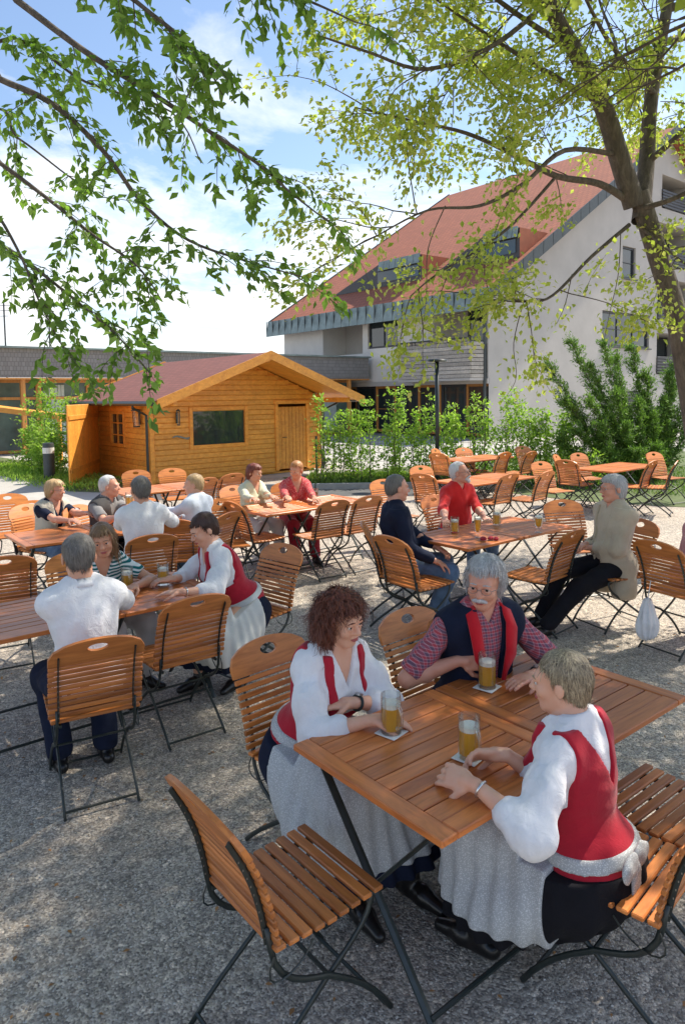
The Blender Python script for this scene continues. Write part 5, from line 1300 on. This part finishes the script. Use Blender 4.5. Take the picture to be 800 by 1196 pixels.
# ---- hedge saplings
def sapling(x, y, h, w, label, group, mat='leaf_hedge', n=3, per=3, size=.085):
    t = thing('hedge_sapling', label, 'hedge plant', (x, y, 0), None, group); st = MB(); tp_ = []
    for k in range(n):
        p = np.array([RNG.normal(0, w*.25), RNG.normal(0, w*.2), 0]); hh = h*RNG.uniform(.75, 1.05); q = [p+np.array([RNG.normal(0, .02), RNG.normal(0, .02), hh*i/8]) for i in range(9)]; st.tube(q, list(np.linspace(.011, .003, 9)), 4, cap=False)
        for i in range(1, 9):
            for j in range(RNG.integers(3, 5)):
                d = unit(np.array([RNG.normal(), RNG.normal(), .5])); L = w*RNG.uniform(.25, .75)*(1.1-.55*i/8); e = q[i]+d*L; 
                if j < 2: st.tube([q[i], e], [.004, .002], 3, cap=False)
                for f in (.45, .8, 1.0): tp_.append((q[i]+d*L*f, d))
    s_ = st.build('stem', M['bark'], t); add_leaves('foliage', tp_, M[mat], t, per, size, .045, .1, .55, .8); return t
HG = 'young saplings of the hedge row'
hx = [376, 392, 412, 428, 452, 468, 484, 500, 520, 538, 556, 574, 590, 604, 616, 628, 640, 656, 664]
hh = [1.75, 1.6, 1.95, 1.85, 1.7, 2.0, 1.5, 1.85, 1.95, 1.6, 1.9, 1.7, 1.8, 2.0, 1.7, 1.9, 1.5, 1.6, 1.4]
for i, (px, h) in enumerate(zip(hx, hh)):
    Y = 15.55+.1*(i % 3); p = atY(px, 460, Y); sapling(p[0], Y, h*RNG.uniform(.95, 1.05), .42, 'slender leafy hedge sapling in the row between hut and evergreen shrub', HG)
for (x, y, h, w, lb_) in ((-6.9, 18.6, 2.1, .9, 'leafy light green bush against the open hut door'), (-7.9, 18.9, 2.3, .8, 'leafy young bush before the low building window left of the hut'), (-8.7, 19.6, 1.4, .7, 'leftmost low leafy bush by the timber canopy'), (-7.6, 17.9, 1.1, .8, 'short bushy plant at the path edge beside the bollard')):
    t = sapling(x, y, h, w, lb_, None, n=5, per=4, size=.1); t.name = 'leafy_bush'; t['category'] = 'bush'
# low ground planting (nobody could count it)
def scatter(name, label, poly_fn, n, size, mat, zc=.05):
    P = []; 
    while len(P) < n:
        p = poly_fn(); P.append((p[0], p[1], RNG.uniform(.0, zc)))
    P = np.array(P); D = RNG.normal(0, .5, P.shape); D[:, 2] = 1.2; V, F = leaves_np(P, D, size, -.2, .22, .35, .1); o = fastmesh(name, V, F, M[mat], None, False); tag(o, label, 'ground cover', None, 'stuff'); return o
scatter('lawn_grass', 'short grass and weeds at the foot of the hedge', lambda: (RNG.uniform(-.8, 3.2), RNG.uniform(15.22, 16.8)), 9000, .14, 'grass', .1)
def f2():
    while True:
        x = RNG.uniform(2.6, 12); y = RNG.uniform(11.6, 18)
        if y > 15.2-.62*(x-2.6)+.015*(x-2.6)**2 + .1 and y > 11.9: return x, y
scatter('verge_grass', 'grass under the far right tables', f2, 14000, .08, 'grass', .04)
def f3():
    t_ = RNG.uniform(0, 1); return -5.3-5*t_+RNG.uniform(-.9, .5), 15.4+5.2*t_+RNG.uniform(-.6, .9)
scatter('bed_plants', 'low ground cover in the planting bed left of the hut', f3, 9000, .09, 'leaf_hedge', .16)
# ---- evergreen shrub
E0 = np.array([7.0, 15.9, 0.]); es = thing('evergreen_shrub', 'large spreading dark evergreen shrub before the shaded gable', 'shrub', E0); eb = MB(); et = []
def ev(px, py, Y): return atY(px, py, Y)-E0
tg = [(642, 428, 15.3), (668, 402, 15.6), (660, 470, 15.2), (690, 430, 15.7), (705, 405, 15.8), (720, 420, 16.2), (738, 408, 16.0), (755, 440, 15.9), (690, 470, 15.1), (720, 460, 15.2), (745, 475, 15.4), (700, 500, 14.9), (730, 500, 14.9), (760, 490, 15.6), (675, 505, 15.0), (655, 515, 15.1), (782, 440, 16.2), (775, 470, 16.0), (712, 530, 14.8), (745, 530, 14.8), (680, 535, 14.9), (790, 420, 16.4), (800, 470, 16.2), (765, 525, 15.2), (830, 450, 16.3)]
for (px, py, Y) in tg:
    e = ev(px, py, Y); s0 = np.array([RNG.normal(0, .2), RNG.normal(0, .2), .05]); mid = (s0+e)/2+np.array([0, 0, -.25+RNG.normal(0, .1)]); ln = limb(eb, [s0, s0*.6+mid*.4, mid, e*.5+mid*.5+np.array([0, 0, -.05]), e], .03, .004, 6)
    for i in range(5, len(ln)):
        for j in range(7):
            d = unit(unit(ln[i]-ln[i-1])*.9+RNG.normal(0, .6, 3)); L = RNG.uniform(.12, .42)*(1.1-.5*i/len(ln)); q = ln[i]+d*L; eb.tube([ln[i], q], [.005, .002], 3, cap=False)
            for f in np.linspace(.2, 1, 6): et.append((ln[i]+d*L*f, d))
eb.build('branches', M['bark'], es, True); add_leaves('foliage', et, M['leaf_shrub'], es, 5, .075, .028, -.1, .3, .5)
# low greyish bush in front of the shrub
bt = thing('low_bush', 'low grey-green bush at the foot of the evergreen shrub', 'bush', (5.1, 14.9, 0)); tp_ = []; st = MB()
for k in range(70):
    d = unit(np.array([RNG.normal(), RNG.normal(), 1.1])); L = RNG.uniform(.4, .95); st.tube([(0, 0, 0), d*L*.5, d*L+np.array([0, 0, -.05])], [.006, .004, .002], 3, cap=False)
    for f in np.linspace(.4, 1, 7): tp_.append((d*L*f, d))
st.build('stem', M['bark'], bt); add_leaves('foliage', tp_, M['leaf_hedge'], bt, 6, .06, .05, 0, .45, .8)
# fallen leaves on the gravel
P = np.stack([RNG.uniform(-3, 3.5, 900), RNG.uniform(1.3, 8, 900), np.full(900, .004)], 1); D = RNG.normal(0, 1, P.shape); D[:, 2] = .05
V, F = leaves_np(P, D, .028, 0, .5, .1, .9); o = fastmesh('fallen_leaves', V, F, M['litter'], None, False); tag(o, 'scattered dry leaf bits on the gravel', 'fallen leaves', None, 'stuff')
# pebbles lying loose on top of the gravel
n = 26000; P = np.stack([RNG.uniform(-2.6, 3.2, n), 1.3+RNG.power(1.0, n)*4.5, RNG.uniform(0, .003, n)], 1)
sc = RNG.uniform(.0025, .006, n)[:, None]; ocv = np.array([(1, 0, 0), (0, 1, 0), (-1, 0, 0), (0, -1, 0), (0, 0, .7), (0, 0, -.7)]); a = RNG.uniform(0, 6.28, n); ca, sa = np.cos(a), np.sin(a)
oc = ocv[None]*RNG.uniform(.6, 1.3, (n, 6, 1)); x = oc[..., 0]*ca[:, None]-oc[..., 1]*sa[:, None]; y = oc[..., 0]*sa[:, None]+oc[..., 1]*ca[:, None]; V = (np.stack([x, y, oc[..., 2]], -1)*sc[:, None]+P[:, None]).reshape(-1, 3)
F = (np.arange(n)*6)[:, None, None]+np.array([[0, 1, 4], [1, 2, 4], [2, 3, 4], [3, 0, 4], [1, 0, 5], [2, 1, 5], [3, 2, 5], [0, 3, 5]])[None]; F = F.reshape(-1, 3)
t = NT('pebble'); g = t.n('ShaderNodeNewGeometry'); t.base(t.ramp(g.outputs['Random Per Island'], [(0, (.16, .15, .14)), (.5, (.36, .34, .31)), (1, (.66, .63, .58))])); t.set(Roughness=.9)
o = fastmesh('loose_pebbles', V, F, t.m, None, False); tag(o, 'loose pebbles of the gravel surface', 'pebbles', None, 'stuff')
# ------------------------------------------------------------------ tables
TBL = [(.33, 2.495, 'left half of the double table nearest the viewer with two beer mugs on it'), (.925, 2.975, 'right half of the double table nearest the viewer, half hidden by the short-haired woman'),
 (-1.33, 4.66, 'table half under the elbows of the left-hand woman in red bodice'), (-1.935, 4.165, 'weathered table at the left edge before the man in white shirt'),
 (-2.76, 6.67, 'small table at left beside the woman in dark blue sleeves'), (-2.17, 7.15, 'table hidden between the two men by the hut at left'), 
 (-2.28, 10.34, 'empty table before the hut front, right half'), (-2.87, 9.86, 'empty table before the hut front, left half'),
 (-.795, 8.125, 'table before the woman in cream jacket'), (-.2, 8.6, 'table before the woman in red print, at its empty right end'),
 (1.095, 6.325, 'sunlit table half before the man in dark jacket, with a tall beer glass'), (1.69, 6.80, 'sunlit table half beside the grey-haired person in beige'),
 (1.855, 10.34, 'empty table directly behind the man in red jersey'), (2.445, 10.82, 'empty table right of the one behind the man in red'),
 (2.35, 13.73, 'farthest table near the lamp post, left half'), (2.94, 14.2, 'farthest table near the lamp post, right half'),
 (4.395, 11.755, 'left half of the empty table in front of the evergreen shrub'), (4.985, 12.23, 'right half of the empty table in front of the evergreen shrub')]
for x, y, l in TBL: put_table(x, y, l)
# ------------------------------------------------------------------ empty chairs
CH = [
 (222, 925, 51, 'empty chair standing alone at the front left, nearest the viewer'), (472, 712, 139, 'empty chair between the curly-haired woman and the man in navy vest'),
 (232, 696, -36, 'empty chair with its back to us beside the man in white shirt'), (201, 607, -8, 'empty chair behind the woman in striped top, back to us'),
 (5, 650, -30, 'chair cut by the left edge behind the weathered table'), (8, 577, 145, 'chair at the far left edge, higher of the two beside the small table'), (36, 585, 150, 'chair just left of the blond woman in dark blue sleeves'),
 (158, 549, 150, 'chair in front of the hut corner behind the man with dark hair'), (200, 547, 150, 'chair against the hut front under the lantern'), (243, 558, -50, 'chair at the near side of the hut table by the blond child'),
 (273, 553, -42, 'chair left of the woman in cream jacket, in front of the hut'), (257, 583, 160, 'sunlit chair behind the dark-haired woman in red bodice'), (270, 586, 51, 'chair turned sideways at the left end of the table of the woman in cream'),
 (392, 584, -36, 'empty chair at the near side of the table of the woman in red print'), (432, 579, -38, 'chair right of the one facing the woman in red print'), (446, 560, 150, 'sunlit chair behind the balding man in dark jacket'),
 (453, 626, 51, 'empty chair turned sideways in front of the man in dark jacket'), (655, 584, 168, 'sunlit chair with split grip hole at the far side beside the person in beige'), (672, 619, -44, 'empty chair with its back to us at the sunlit table'),
 (492, 553, 40, 'nearer of two dark chairs left behind the man in red'), (490, 544, 150, 'farther of two dark chairs left behind the man in red'), (507, 524, 120, 'leftmost chair at the farthest table beside the lamp post'), (511, 529, 40, 'chair in front of the lamp post, turned sideways'),
 (540, 523, 150, 'chair behind the farthest table, first right of the lamp post'), (591, 528, -42, 'chair leaning toward the farthest table from its near side'), (609, 521, 150, 'pale sunlit chair behind the right end of the farthest table'), (622, 527, -44, 'rightmost chair at the farthest table, back to us'),
 (597, 553, -40, 'chair back to us at the near side of the table behind the man in red'), (630, 539, 152, 'pale sunlit chair at the far side of the table behind the man in red'), (641, 550, -44, 'chair back to us at the right end of the table behind the man in red'),
 (648, 531, 120, 'dark chair at the left end of the table before the shrub'), (660, 537, 48, 'sunlit sideways chair at the left end of the table before the shrub'), (674, 529, 150, 'chair on the far side of the table before the shrub'),
 (762, 528, 152, 'pale sunlit chair behind the table before the shrub'), (764, 538, -46, 'chair back to us at the right end of the table before the shrub'), (791, 538, -60, 'rightmost chair beside the tree trunk'),
]
for px, py, h, l in CH: chair_px(px, py, h, l)
_c = at(782, 945, .45); put_chair(_c[0], _c[1], -39, 'empty chair cut by the right edge beside the woman with the bow')
# ------------------------------------------------------------------ people
PEOPLE = []
def pp(chair_label, chair_heading=None, chair_shift=(0, 0), **kw):
    heading = kw['heading']; root, base, arms = person(**kw); ch = chair_heading if chair_heading is not None else heading
    if chair_label:
        p = base + az(ch)*(.0+chair_shift[1]) + np.array([math.cos(rad(ch)), -math.sin(rad(ch)), 0])*chair_shift[0]; put_chair(p[0], p[1], ch, chair_label)
    print('person', kw['label'][:30], base.round(2), 'headz')
    return root, base, arms
L_ = az(51-180); 
pp('chair of the curly-haired woman in the white blouse', 137, label='curly auburn-haired woman in white puff-sleeved blouse and red bodice with folded arms', head_px=(398, 722), heading=136, headaz=132, pitch=12, roll=5, lean=17, fem=True, s=.97, res=.0062, skin='fair',
   hl=at(414, 821, .785), hld=az(262), hln=(0, 0, -1), hr=at(430, 842, .775), hrd=az(85), hrn=(0, 0, -1), curl=(.25, .35), polel=(.7, .6, -.45), poler=(-.8, -.2, -.6), feet=(.46, .40), footx=(-.14, .10), legs_az=142,
   bottom='skirt', hair='auburn', style='curly', extras=('puff', 'bodice', 'watch_l', 'navyskirt', 'apron_wide', 'apron_dot'), neck_open=True)
pp('chair of the moustached man in the navy vest', 165, (-.12, .0), label='grey-haired man with glasses and moustache in plaid shirt and navy vest holding a beer mug', head_px=(566, 679), heading=160, headaz=205, pitch=10, roll=-4, lean=9, s=1.02, res=.0062, skin='ruddy', zadj=-.02,
   hl=at(625, 788, .785), hld=az(235), hln=(0, 0, -1), hr=at(535, 772, .83), hrd=az(100), hrn=(.5, .5, -.2), curl=(.15, .8), polel=(.8, .0, -.7), poler=(-.9, 0, -.5), feet=.4,
   top='plaid', sleeve=.6, bottom='navy', hair='grey', style='fluffy', extras=('vest', 'redcollar', 'glasses', 'moustache', 'watch_l', 'collar'))
pp('chair of the woman with the apron bow, at the bottom right', -46, (.06, -.1), label='short-haired woman seen from behind in white blouse and red bodice with a grey apron bow', head_px=(655, 796), heading=-48, headaz=-62, pitch=6, lean=7, fem=True, s=.94, zadj=-.06, res=.0062,
   hl=at(556, 918, .785), hld=az(-50), hln=(.6, .3, -.6), hr=at(592, 882, .80), hrd=az(-85), hrn=(-.3, -.6, -.6), curl=(.5, .6), polel=(-.2, -.6, -.5), poler=(.6, 0, -.6), feet=(.34, .44), legs_az=-45,
   bottom='skirt', hair='streaky', style='short', extras=('puff', 'bodice', 'bow', 'apron_dot', 'bracelet_l', 'apron_wide'))
pp('chair under the man in the white shirt, its arched back to us', -28, label='grey-haired man in a white short-sleeved shirt seen from behind at the left table', head_px=(92, 650), heading=-32, headaz=-25, pitch=10, lean=12, s=1.03, res=.008, skin='tan',
   hl=at(72, 690, .785), hr=at(150, 694, .785), hld=az(0), hrd=az(-30), feet=(.25, .22), bottom='navy', hair='darkgrey', style='short', extras=('collar',), sleeve=.58)
pp('chair hidden behind the woman in the striped top', None, label='woman with long light brown hair in teal and white striped top leaning on the table', head_px=(120, 630), heading=141, headaz=165, pitch=12, roll=8, lean=27, fem=True, s=.98, res=.008, skin='tan',
   hl=at(160, 684, .785), hld=az(200), hr=at(105, 690, .79), polel=(.7, .3, -.4), feet=.35, top='stripe', sleeve=.4, bottom='palegrey', hair='brown', style='long', neck_open=True, legs_az=118)
pp('sunlit chair behind the dark-haired woman with red bodice', 222, (-.02, -.1), label='dark-haired woman in white blouse and red bodice smiling down at the left table', head_px=(238, 618), heading=243, headaz=236, pitch=24, roll=0, lean=24, fem=True, s=1.0, res=.0075, skin='fair',
   hl=at(214, 692, .785), hld=az(268), hln=(0, 0, -1), hr=at(204, 676, .79), hrd=az(250), hrn=(0, 0, -1), curl=(.2, .4), polel=(.3, -.5, -.7), poler=(-.4, .6, -.6), feet=(.16, .30), legs_az=215, bottom='skirt', hair='darkbrown', style='short', extras=('puff', 'bodice', 'bracelet_l', 'navyskirt', 'apron_wide'))
pp('chair under the blond woman with dark blue sleeves', None, label='short-haired blond woman in beige vest over dark blue sleeves at far left', head_px=(64, 572), heading=118, headaz=92, pitch=5, lean=14, fem=True, s=.95, res=.011, zadj=-.02, skin='ruddy', hl=at(102, 600, .86), hr=at(92, 612, .8), top='navy', sleeve=.45, bottom='jeans', hair='blond', style='bob', extras=('vest', 'glasses'))
pp('chair under the white-haired man with dark vest', None, label='white-haired man in dark vest raising a beer towards his neighbour', head_px=(128, 568), heading=112, headaz=88, pitch=0, lean=10, s=.97, res=.011, zadj=-.04, skin='ruddy', hl=at(158, 592, .95), hr=at(138, 604, .88), hld=az(70), top='greyshirt', sleeve=.5, bottom='black', hair='white', style='receding', extras=('vest',))
pp('chair under the dark-haired man seen from behind', None, label='dark-haired man in white shirt seen from behind before the hut', head_px=(164, 572), heading=-28, headaz=-35, pitch=6, lean=7, s=1.03, res=.010, zadj=.02, skin='tan', hl=at(140, 615, .8), hr=at(215, 612, .8), feet=.3, bottom='black', hair='darkgrey', style='short', extras=('untucked',), sleeve=.6)
pp('chair under the blond child in pale blue', None, label='blond child in pale blue shirt turned to the left before the hut', head_px=(226, 566), heading=-62, headaz=-98, pitch=4, lean=8, s=.92, res=.011, zadj=.02, skin='fair', hl=at(180, 596, .84), hr=at(196, 600, .84), top='lightblue', sleeve=.95, bottom='jeans', hair='blond', style='short')
pp('chair under the woman with the cream jacket', None, label='woman with short reddish-brown hair in cream jacket at the hut table', head_px=(297, 552), heading=132, headaz=118, pitch=8, lean=9, fem=True, s=.97, res=.011, zadj=-.03, skin='tan', hl=at(330, 591, .8), hr=at(312, 597, .8), top='cream', sleeve=.95, bottom='palegrey', hair='redbrown', style='bob', extras=('collar',))
pp('chair under the woman with the red printed clothes', None, label='woman with reddish blond hair in red printed clothes at the hut table', head_px=(346, 549), heading=160, headaz=205, pitch=12, lean=12, fem=True, s=.99, res=.011, zadj=-.03, skin='tan', hl=at(368, 583, .8), hr=at(338, 589, .8), top='redprint', sleeve=.9, bottom='darkred', hair='orange', style='short', feet=.5, extras=('untucked',))
pp('chair under the balding man with the dark jacket', 92, (.03, .02), label='balding man in dark jacket and jeans sitting sideways at the sunlit table', head_px=(464, 570), heading=82, headaz=75, pitch=2, lean=-4, s=1.02, res=.009, skin='ruddy', hl=at(520, 648, .62), hr=at(508, 655, .6), curl=(.5, .5), feet=(.38, .3), top='navy', sleeve=.95, bottom='jeans', hair='darkgrey', style='receding', legs_az=98, extras=('openjacket',))
pp('chair behind the man in the red jersey', 140, label='grey-bearded man in bright red jersey looking up to the right', head_px=(537, 552), heading=148, headaz=118, pitch=-8, lean=4, s=1.0, res=.009, skin='ruddy', hl=at(570, 612, .72), hr=at(520, 618, .72), top='tee', sleeve=.75, bottom='jeans', hair='white', style='receding', extras=('beard', 'glasses'))
pp('chair under the person in the beige coat', 246, label='grey-haired person in beige coat and black trousers with legs stretched out', head_px=(716, 570), heading=254, headaz=262, pitch=2, lean=-3, s=1.02, res=.0085, skin='ruddy', hl=at(690, 640, .68), hr=at(684, 636, .7), polel=(.3, -.7, -.7), feet=(.72, .62), foot_z=.1, top='beige', sleeve=.95, bottom='black', hair='grey', style='bob', extras=('coat', 'collar', 'glasses'))
chair_px(765, 632, 60, 'chair with a cord and white bag, cut by the right edge')
pp(None, None, label='person in pink knit cut off by the right edge', head_px=(832, 588), heading=66, lean=20, Y=5.62, s=.95, res=.012, top='pink', sleeve=.95, bottom='pink', hair='brown', style='bob', fem=True, extras=('untucked',))
# ------------------------------------------------------------------ drinks
MG = 'half-litre beer mugs'
mug0 = make_mug('mug'); used = [False]
COA = [False]
def coaster(p, h, label):
    m = MB(); m.box((0, 0, .0016), (.095, .095, .003), bev=.001); o = m.build('beer_coaster', M['coaster']); o.location = tuple(map(float, p)); o.rotation_euler = (0, 0, -rad(h)); tag(o, label, 'coaster')
def mug(px, py, h, label, cl=None, z=.741):
    p = at(px, py, z); p = np.array(p)
    if cl: coaster(p, 40, cl); p[2] += .0035
    o = place(mug0, used[0], p, h, label, MG); used[0] = True; return o
mug(457, 856, 60, 'beer mug by the folded arms of the curly-haired woman', 'white coaster under the mug of the curly-haired woman')
mug(548, 885, 70, 'beer mug between the hands of the woman with the bow', 'white coaster under the mug of the woman with the bow')
mug(569, 803, 255, 'beer mug in the hand of the man with moustache', 'white coaster under the mug of the man with moustache')
mug(191, 683, 230, 'beer mug before the dark-haired woman at the left table')
mug(149, 688, 60, 'beer mug beside the arm of the woman in striped top')
mug(531, 622, 250, 'beer mug before the man in red jersey')
mug(580, 613, 60, 'farthest beer mug on the sunlit table, behind the tall glass')
p = at(151, 585, .97); place(mug0, True, p-np.array([0, 0, .06]), 60, 'beer held up by the white-haired man', MG)
tall = make_mug('tall', .115, .2, .036); place(tall, False, at(558, 628, .741), 0, 'tall slender beer glass full to the brim on the sunlit table', None); del tall['group']
sm_ = make_mug('tall', .085, .145, .042); place(sm_, False, at(629, 622, .741), 0, 'bulbous stemmed beer glass near the person in beige', None); del sm_['group']
g0 = make_mug('small', .06, .11, .033, 'cola'); place(g0, False, at(337, 586, .741), 0, 'dark drink before the woman in cream jacket', None); del g0['group']
g1 = dup(g0, at(369, 580, .741), 0, 'dark drink before the woman in red print', ''); del g1['group']
bw_ = thing('snack_wrapper', 'crumpled red snack wrappers on the sunlit table', 'wrapper', at(571, 631, .742)); m = MB()
for (x, y, r_) in ((-.05, 0, .03), (.02, .02, .028), (.06, -.01, .024)):
    m = MB(); m.lathe([(.001, .0), (r_, .004), (r_*1.1, .018), (r_*.5, .032), (.001, .03)], (x, y, 0), 7); m.build('foil', CL['darkred'], bw_)
# bag hanging from the chair at the right edge
bagp = atY(756, 722, 5.45); G = Field(bagp-.3, bagp+.3, .009)
G.prim(('c', bagp+[0, 0, .13], bagp-[0, 0, .02], .035, .075), 0, .03); G.prim(('e', bagp-[0, 0, .08], (.085, .05, .10), None), 0, .03)
X, Y_, Z = G.grid(); G.D += (.008*np.sin(np.arctan2(Y_-bagp[1], X-bagp[0])*9+6*Z)+.006*wob(X, Y_, Z, 40, 3)).astype(np.float32); V, F = G.mesh(); V = relax(V, F, 1)
bg0 = thing('cloth_bag', 'white cloth bag hanging by a cord from the chair at the right edge', 'bag', bagp)
o = fastmesh('pouch', V-bagp, F, CL['white'], bg0)
tp0 = atY(765, 634, 5.5)-bagp; m = MB(); m.tube([np.array([0, 0, .14]), tp0*.5+np.array([.0, -.015, .07]), tp0, tp0+np.array([.02, .03, -.12])], .004, 5); m.build('cord', CL['white'], bg0)
SKYS, SUNE, CLOUD, EXPO = .13, 4.2, 6.0, 0.8
# ------------------------------------------------------------------ world, sun, camera
SAZ, SEL = 58.0, 54.0
w = bpy.data.worlds.new('World'); scene.world = w; w.use_nodes = True; nt = w.node_tree; bg = nt.nodes['Background']
sky = nt.nodes.new('ShaderNodeTexSky'); sky.sky_type = 'NISHITA'; sky.sun_disc = False; sky.sun_elevation = rad(SEL); sky.sun_rotation = rad(SAZ); sky.air_density = 1.0; sky.dust_density = .8; sky.ozone_density = 1.3
tc = nt.nodes.new('ShaderNodeTexCoord'); sep = nt.nodes.new('ShaderNodeSeparateXYZ'); nt.links.new(tc.outputs['Generated'], sep.inputs[0])
def mth(op, a, b=0., c=None):
    m = nt.nodes.new('ShaderNodeMath'); m.operation = op
    for i, v in enumerate((a, b) if c is None else (a, b, c)):
        if isinstance(v, bpy.types.NodeSocket): nt.links.new(v, m.inputs[i])
        else: m.inputs[i].default_value = v
    return m.outputs[0]
zz = mth('ADD', mth('MAXIMUM', sep.outputs[2], 0.0), .16); cmb = nt.nodes.new('ShaderNodeCombineXYZ'); nt.links.new(mth('DIVIDE', sep.outputs[0], zz), cmb.inputs[0]); nt.links.new(mth('DIVIDE', sep.outputs[1], zz), cmb.inputs[1])
nz = nt.nodes.new('ShaderNodeTexNoise'); nz.inputs['Scale'].default_value = 1.15; nz.inputs['Detail'].default_value = 9; nz.inputs['Roughness'].default_value = .62; nz.inputs['Distortion'].default_value = .35; nt.links.new(cmb.outputs[0], nz.inputs['Vector'])
# more cloud towards the horizon
dens = mth('ADD', nz.outputs['Fac'], mth('MULTIPLY_ADD', sep.outputs[2], -.42, .125)); 
cr_ = nt.nodes.new('ShaderNodeValToRGB'); cr_.color_ramp.elements[0].position = .46; cr_.color_ramp.elements[1].position = .64; nt.links.new(dens, cr_.inputs[0])
mx = nt.nodes.new('ShaderNodeMix'); mx.data_type = 'RGBA'; nt.links.new(cr_.outputs[0], mx.inputs[0]); nt.links.new(sky.outputs[0], mx.inputs[6]); mx.inputs[7].default_value = (CLOUD, CLOUD*1.01, CLOUD*1.03, 1)
nt.links.new(mx.outputs[2], bg.inputs[0]); bg.inputs[1].default_value = SKYS
sl = bpy.data.lights.new('sun', 'SUN'); sl.energy = SUNE; sl.angle = rad(.53); sl.color = (1, .92, .80); so = bpy.data.objects.new('sun', sl); COL.objects.link(so)
dv = Vector((math.sin(rad(SAZ))*math.cos(rad(SEL)), math.cos(rad(SAZ))*math.cos(rad(SEL)), math.sin(rad(SEL)))); so.rotation_euler = dv.to_track_quat('Z', 'Y').to_euler(); so.location = (10, 10, 30)
cam = bpy.data.cameras.new('camera'); co = bpy.data.objects.new('camera', cam); COL.objects.link(co)
Rm = Matrix(((RR[0], UU[0], -_fw[0]), (RR[1], UU[1], -_fw[1]), (RR[2], UU[2], -_fw[2]))); co.matrix_world = Matrix.Translation((0, 0, CAMH)) @ Rm.to_4x4()
cam.sensor_fit = 'HORIZONTAL'; cam.sensor_width = 36; cam.lens = FPX/800*36; cam.shift_y = -(598-CY)/800; cam.clip_end = 2000; cam.clip_start = .05
scene.camera = co
# the roots that were modelled in world space get their origin at their own base
for root, base in ((mb, MC), (lb, LB0), (fc, np.array([3., 16., 0.]))):
    root.location = tuple(map(float, base))
    for ch in root.children: ch.location = tuple(float(-q) for q in base)
vs = scene.view_settings; vs.view_transform = 'Standard'; vs.look = 'None'; vs.exposure = EXPO; vs.gamma = 1; vs.use_curve_mapping = False
scene.cycles.max_bounces = 6; scene.cycles.transparent_max_bounces = 12
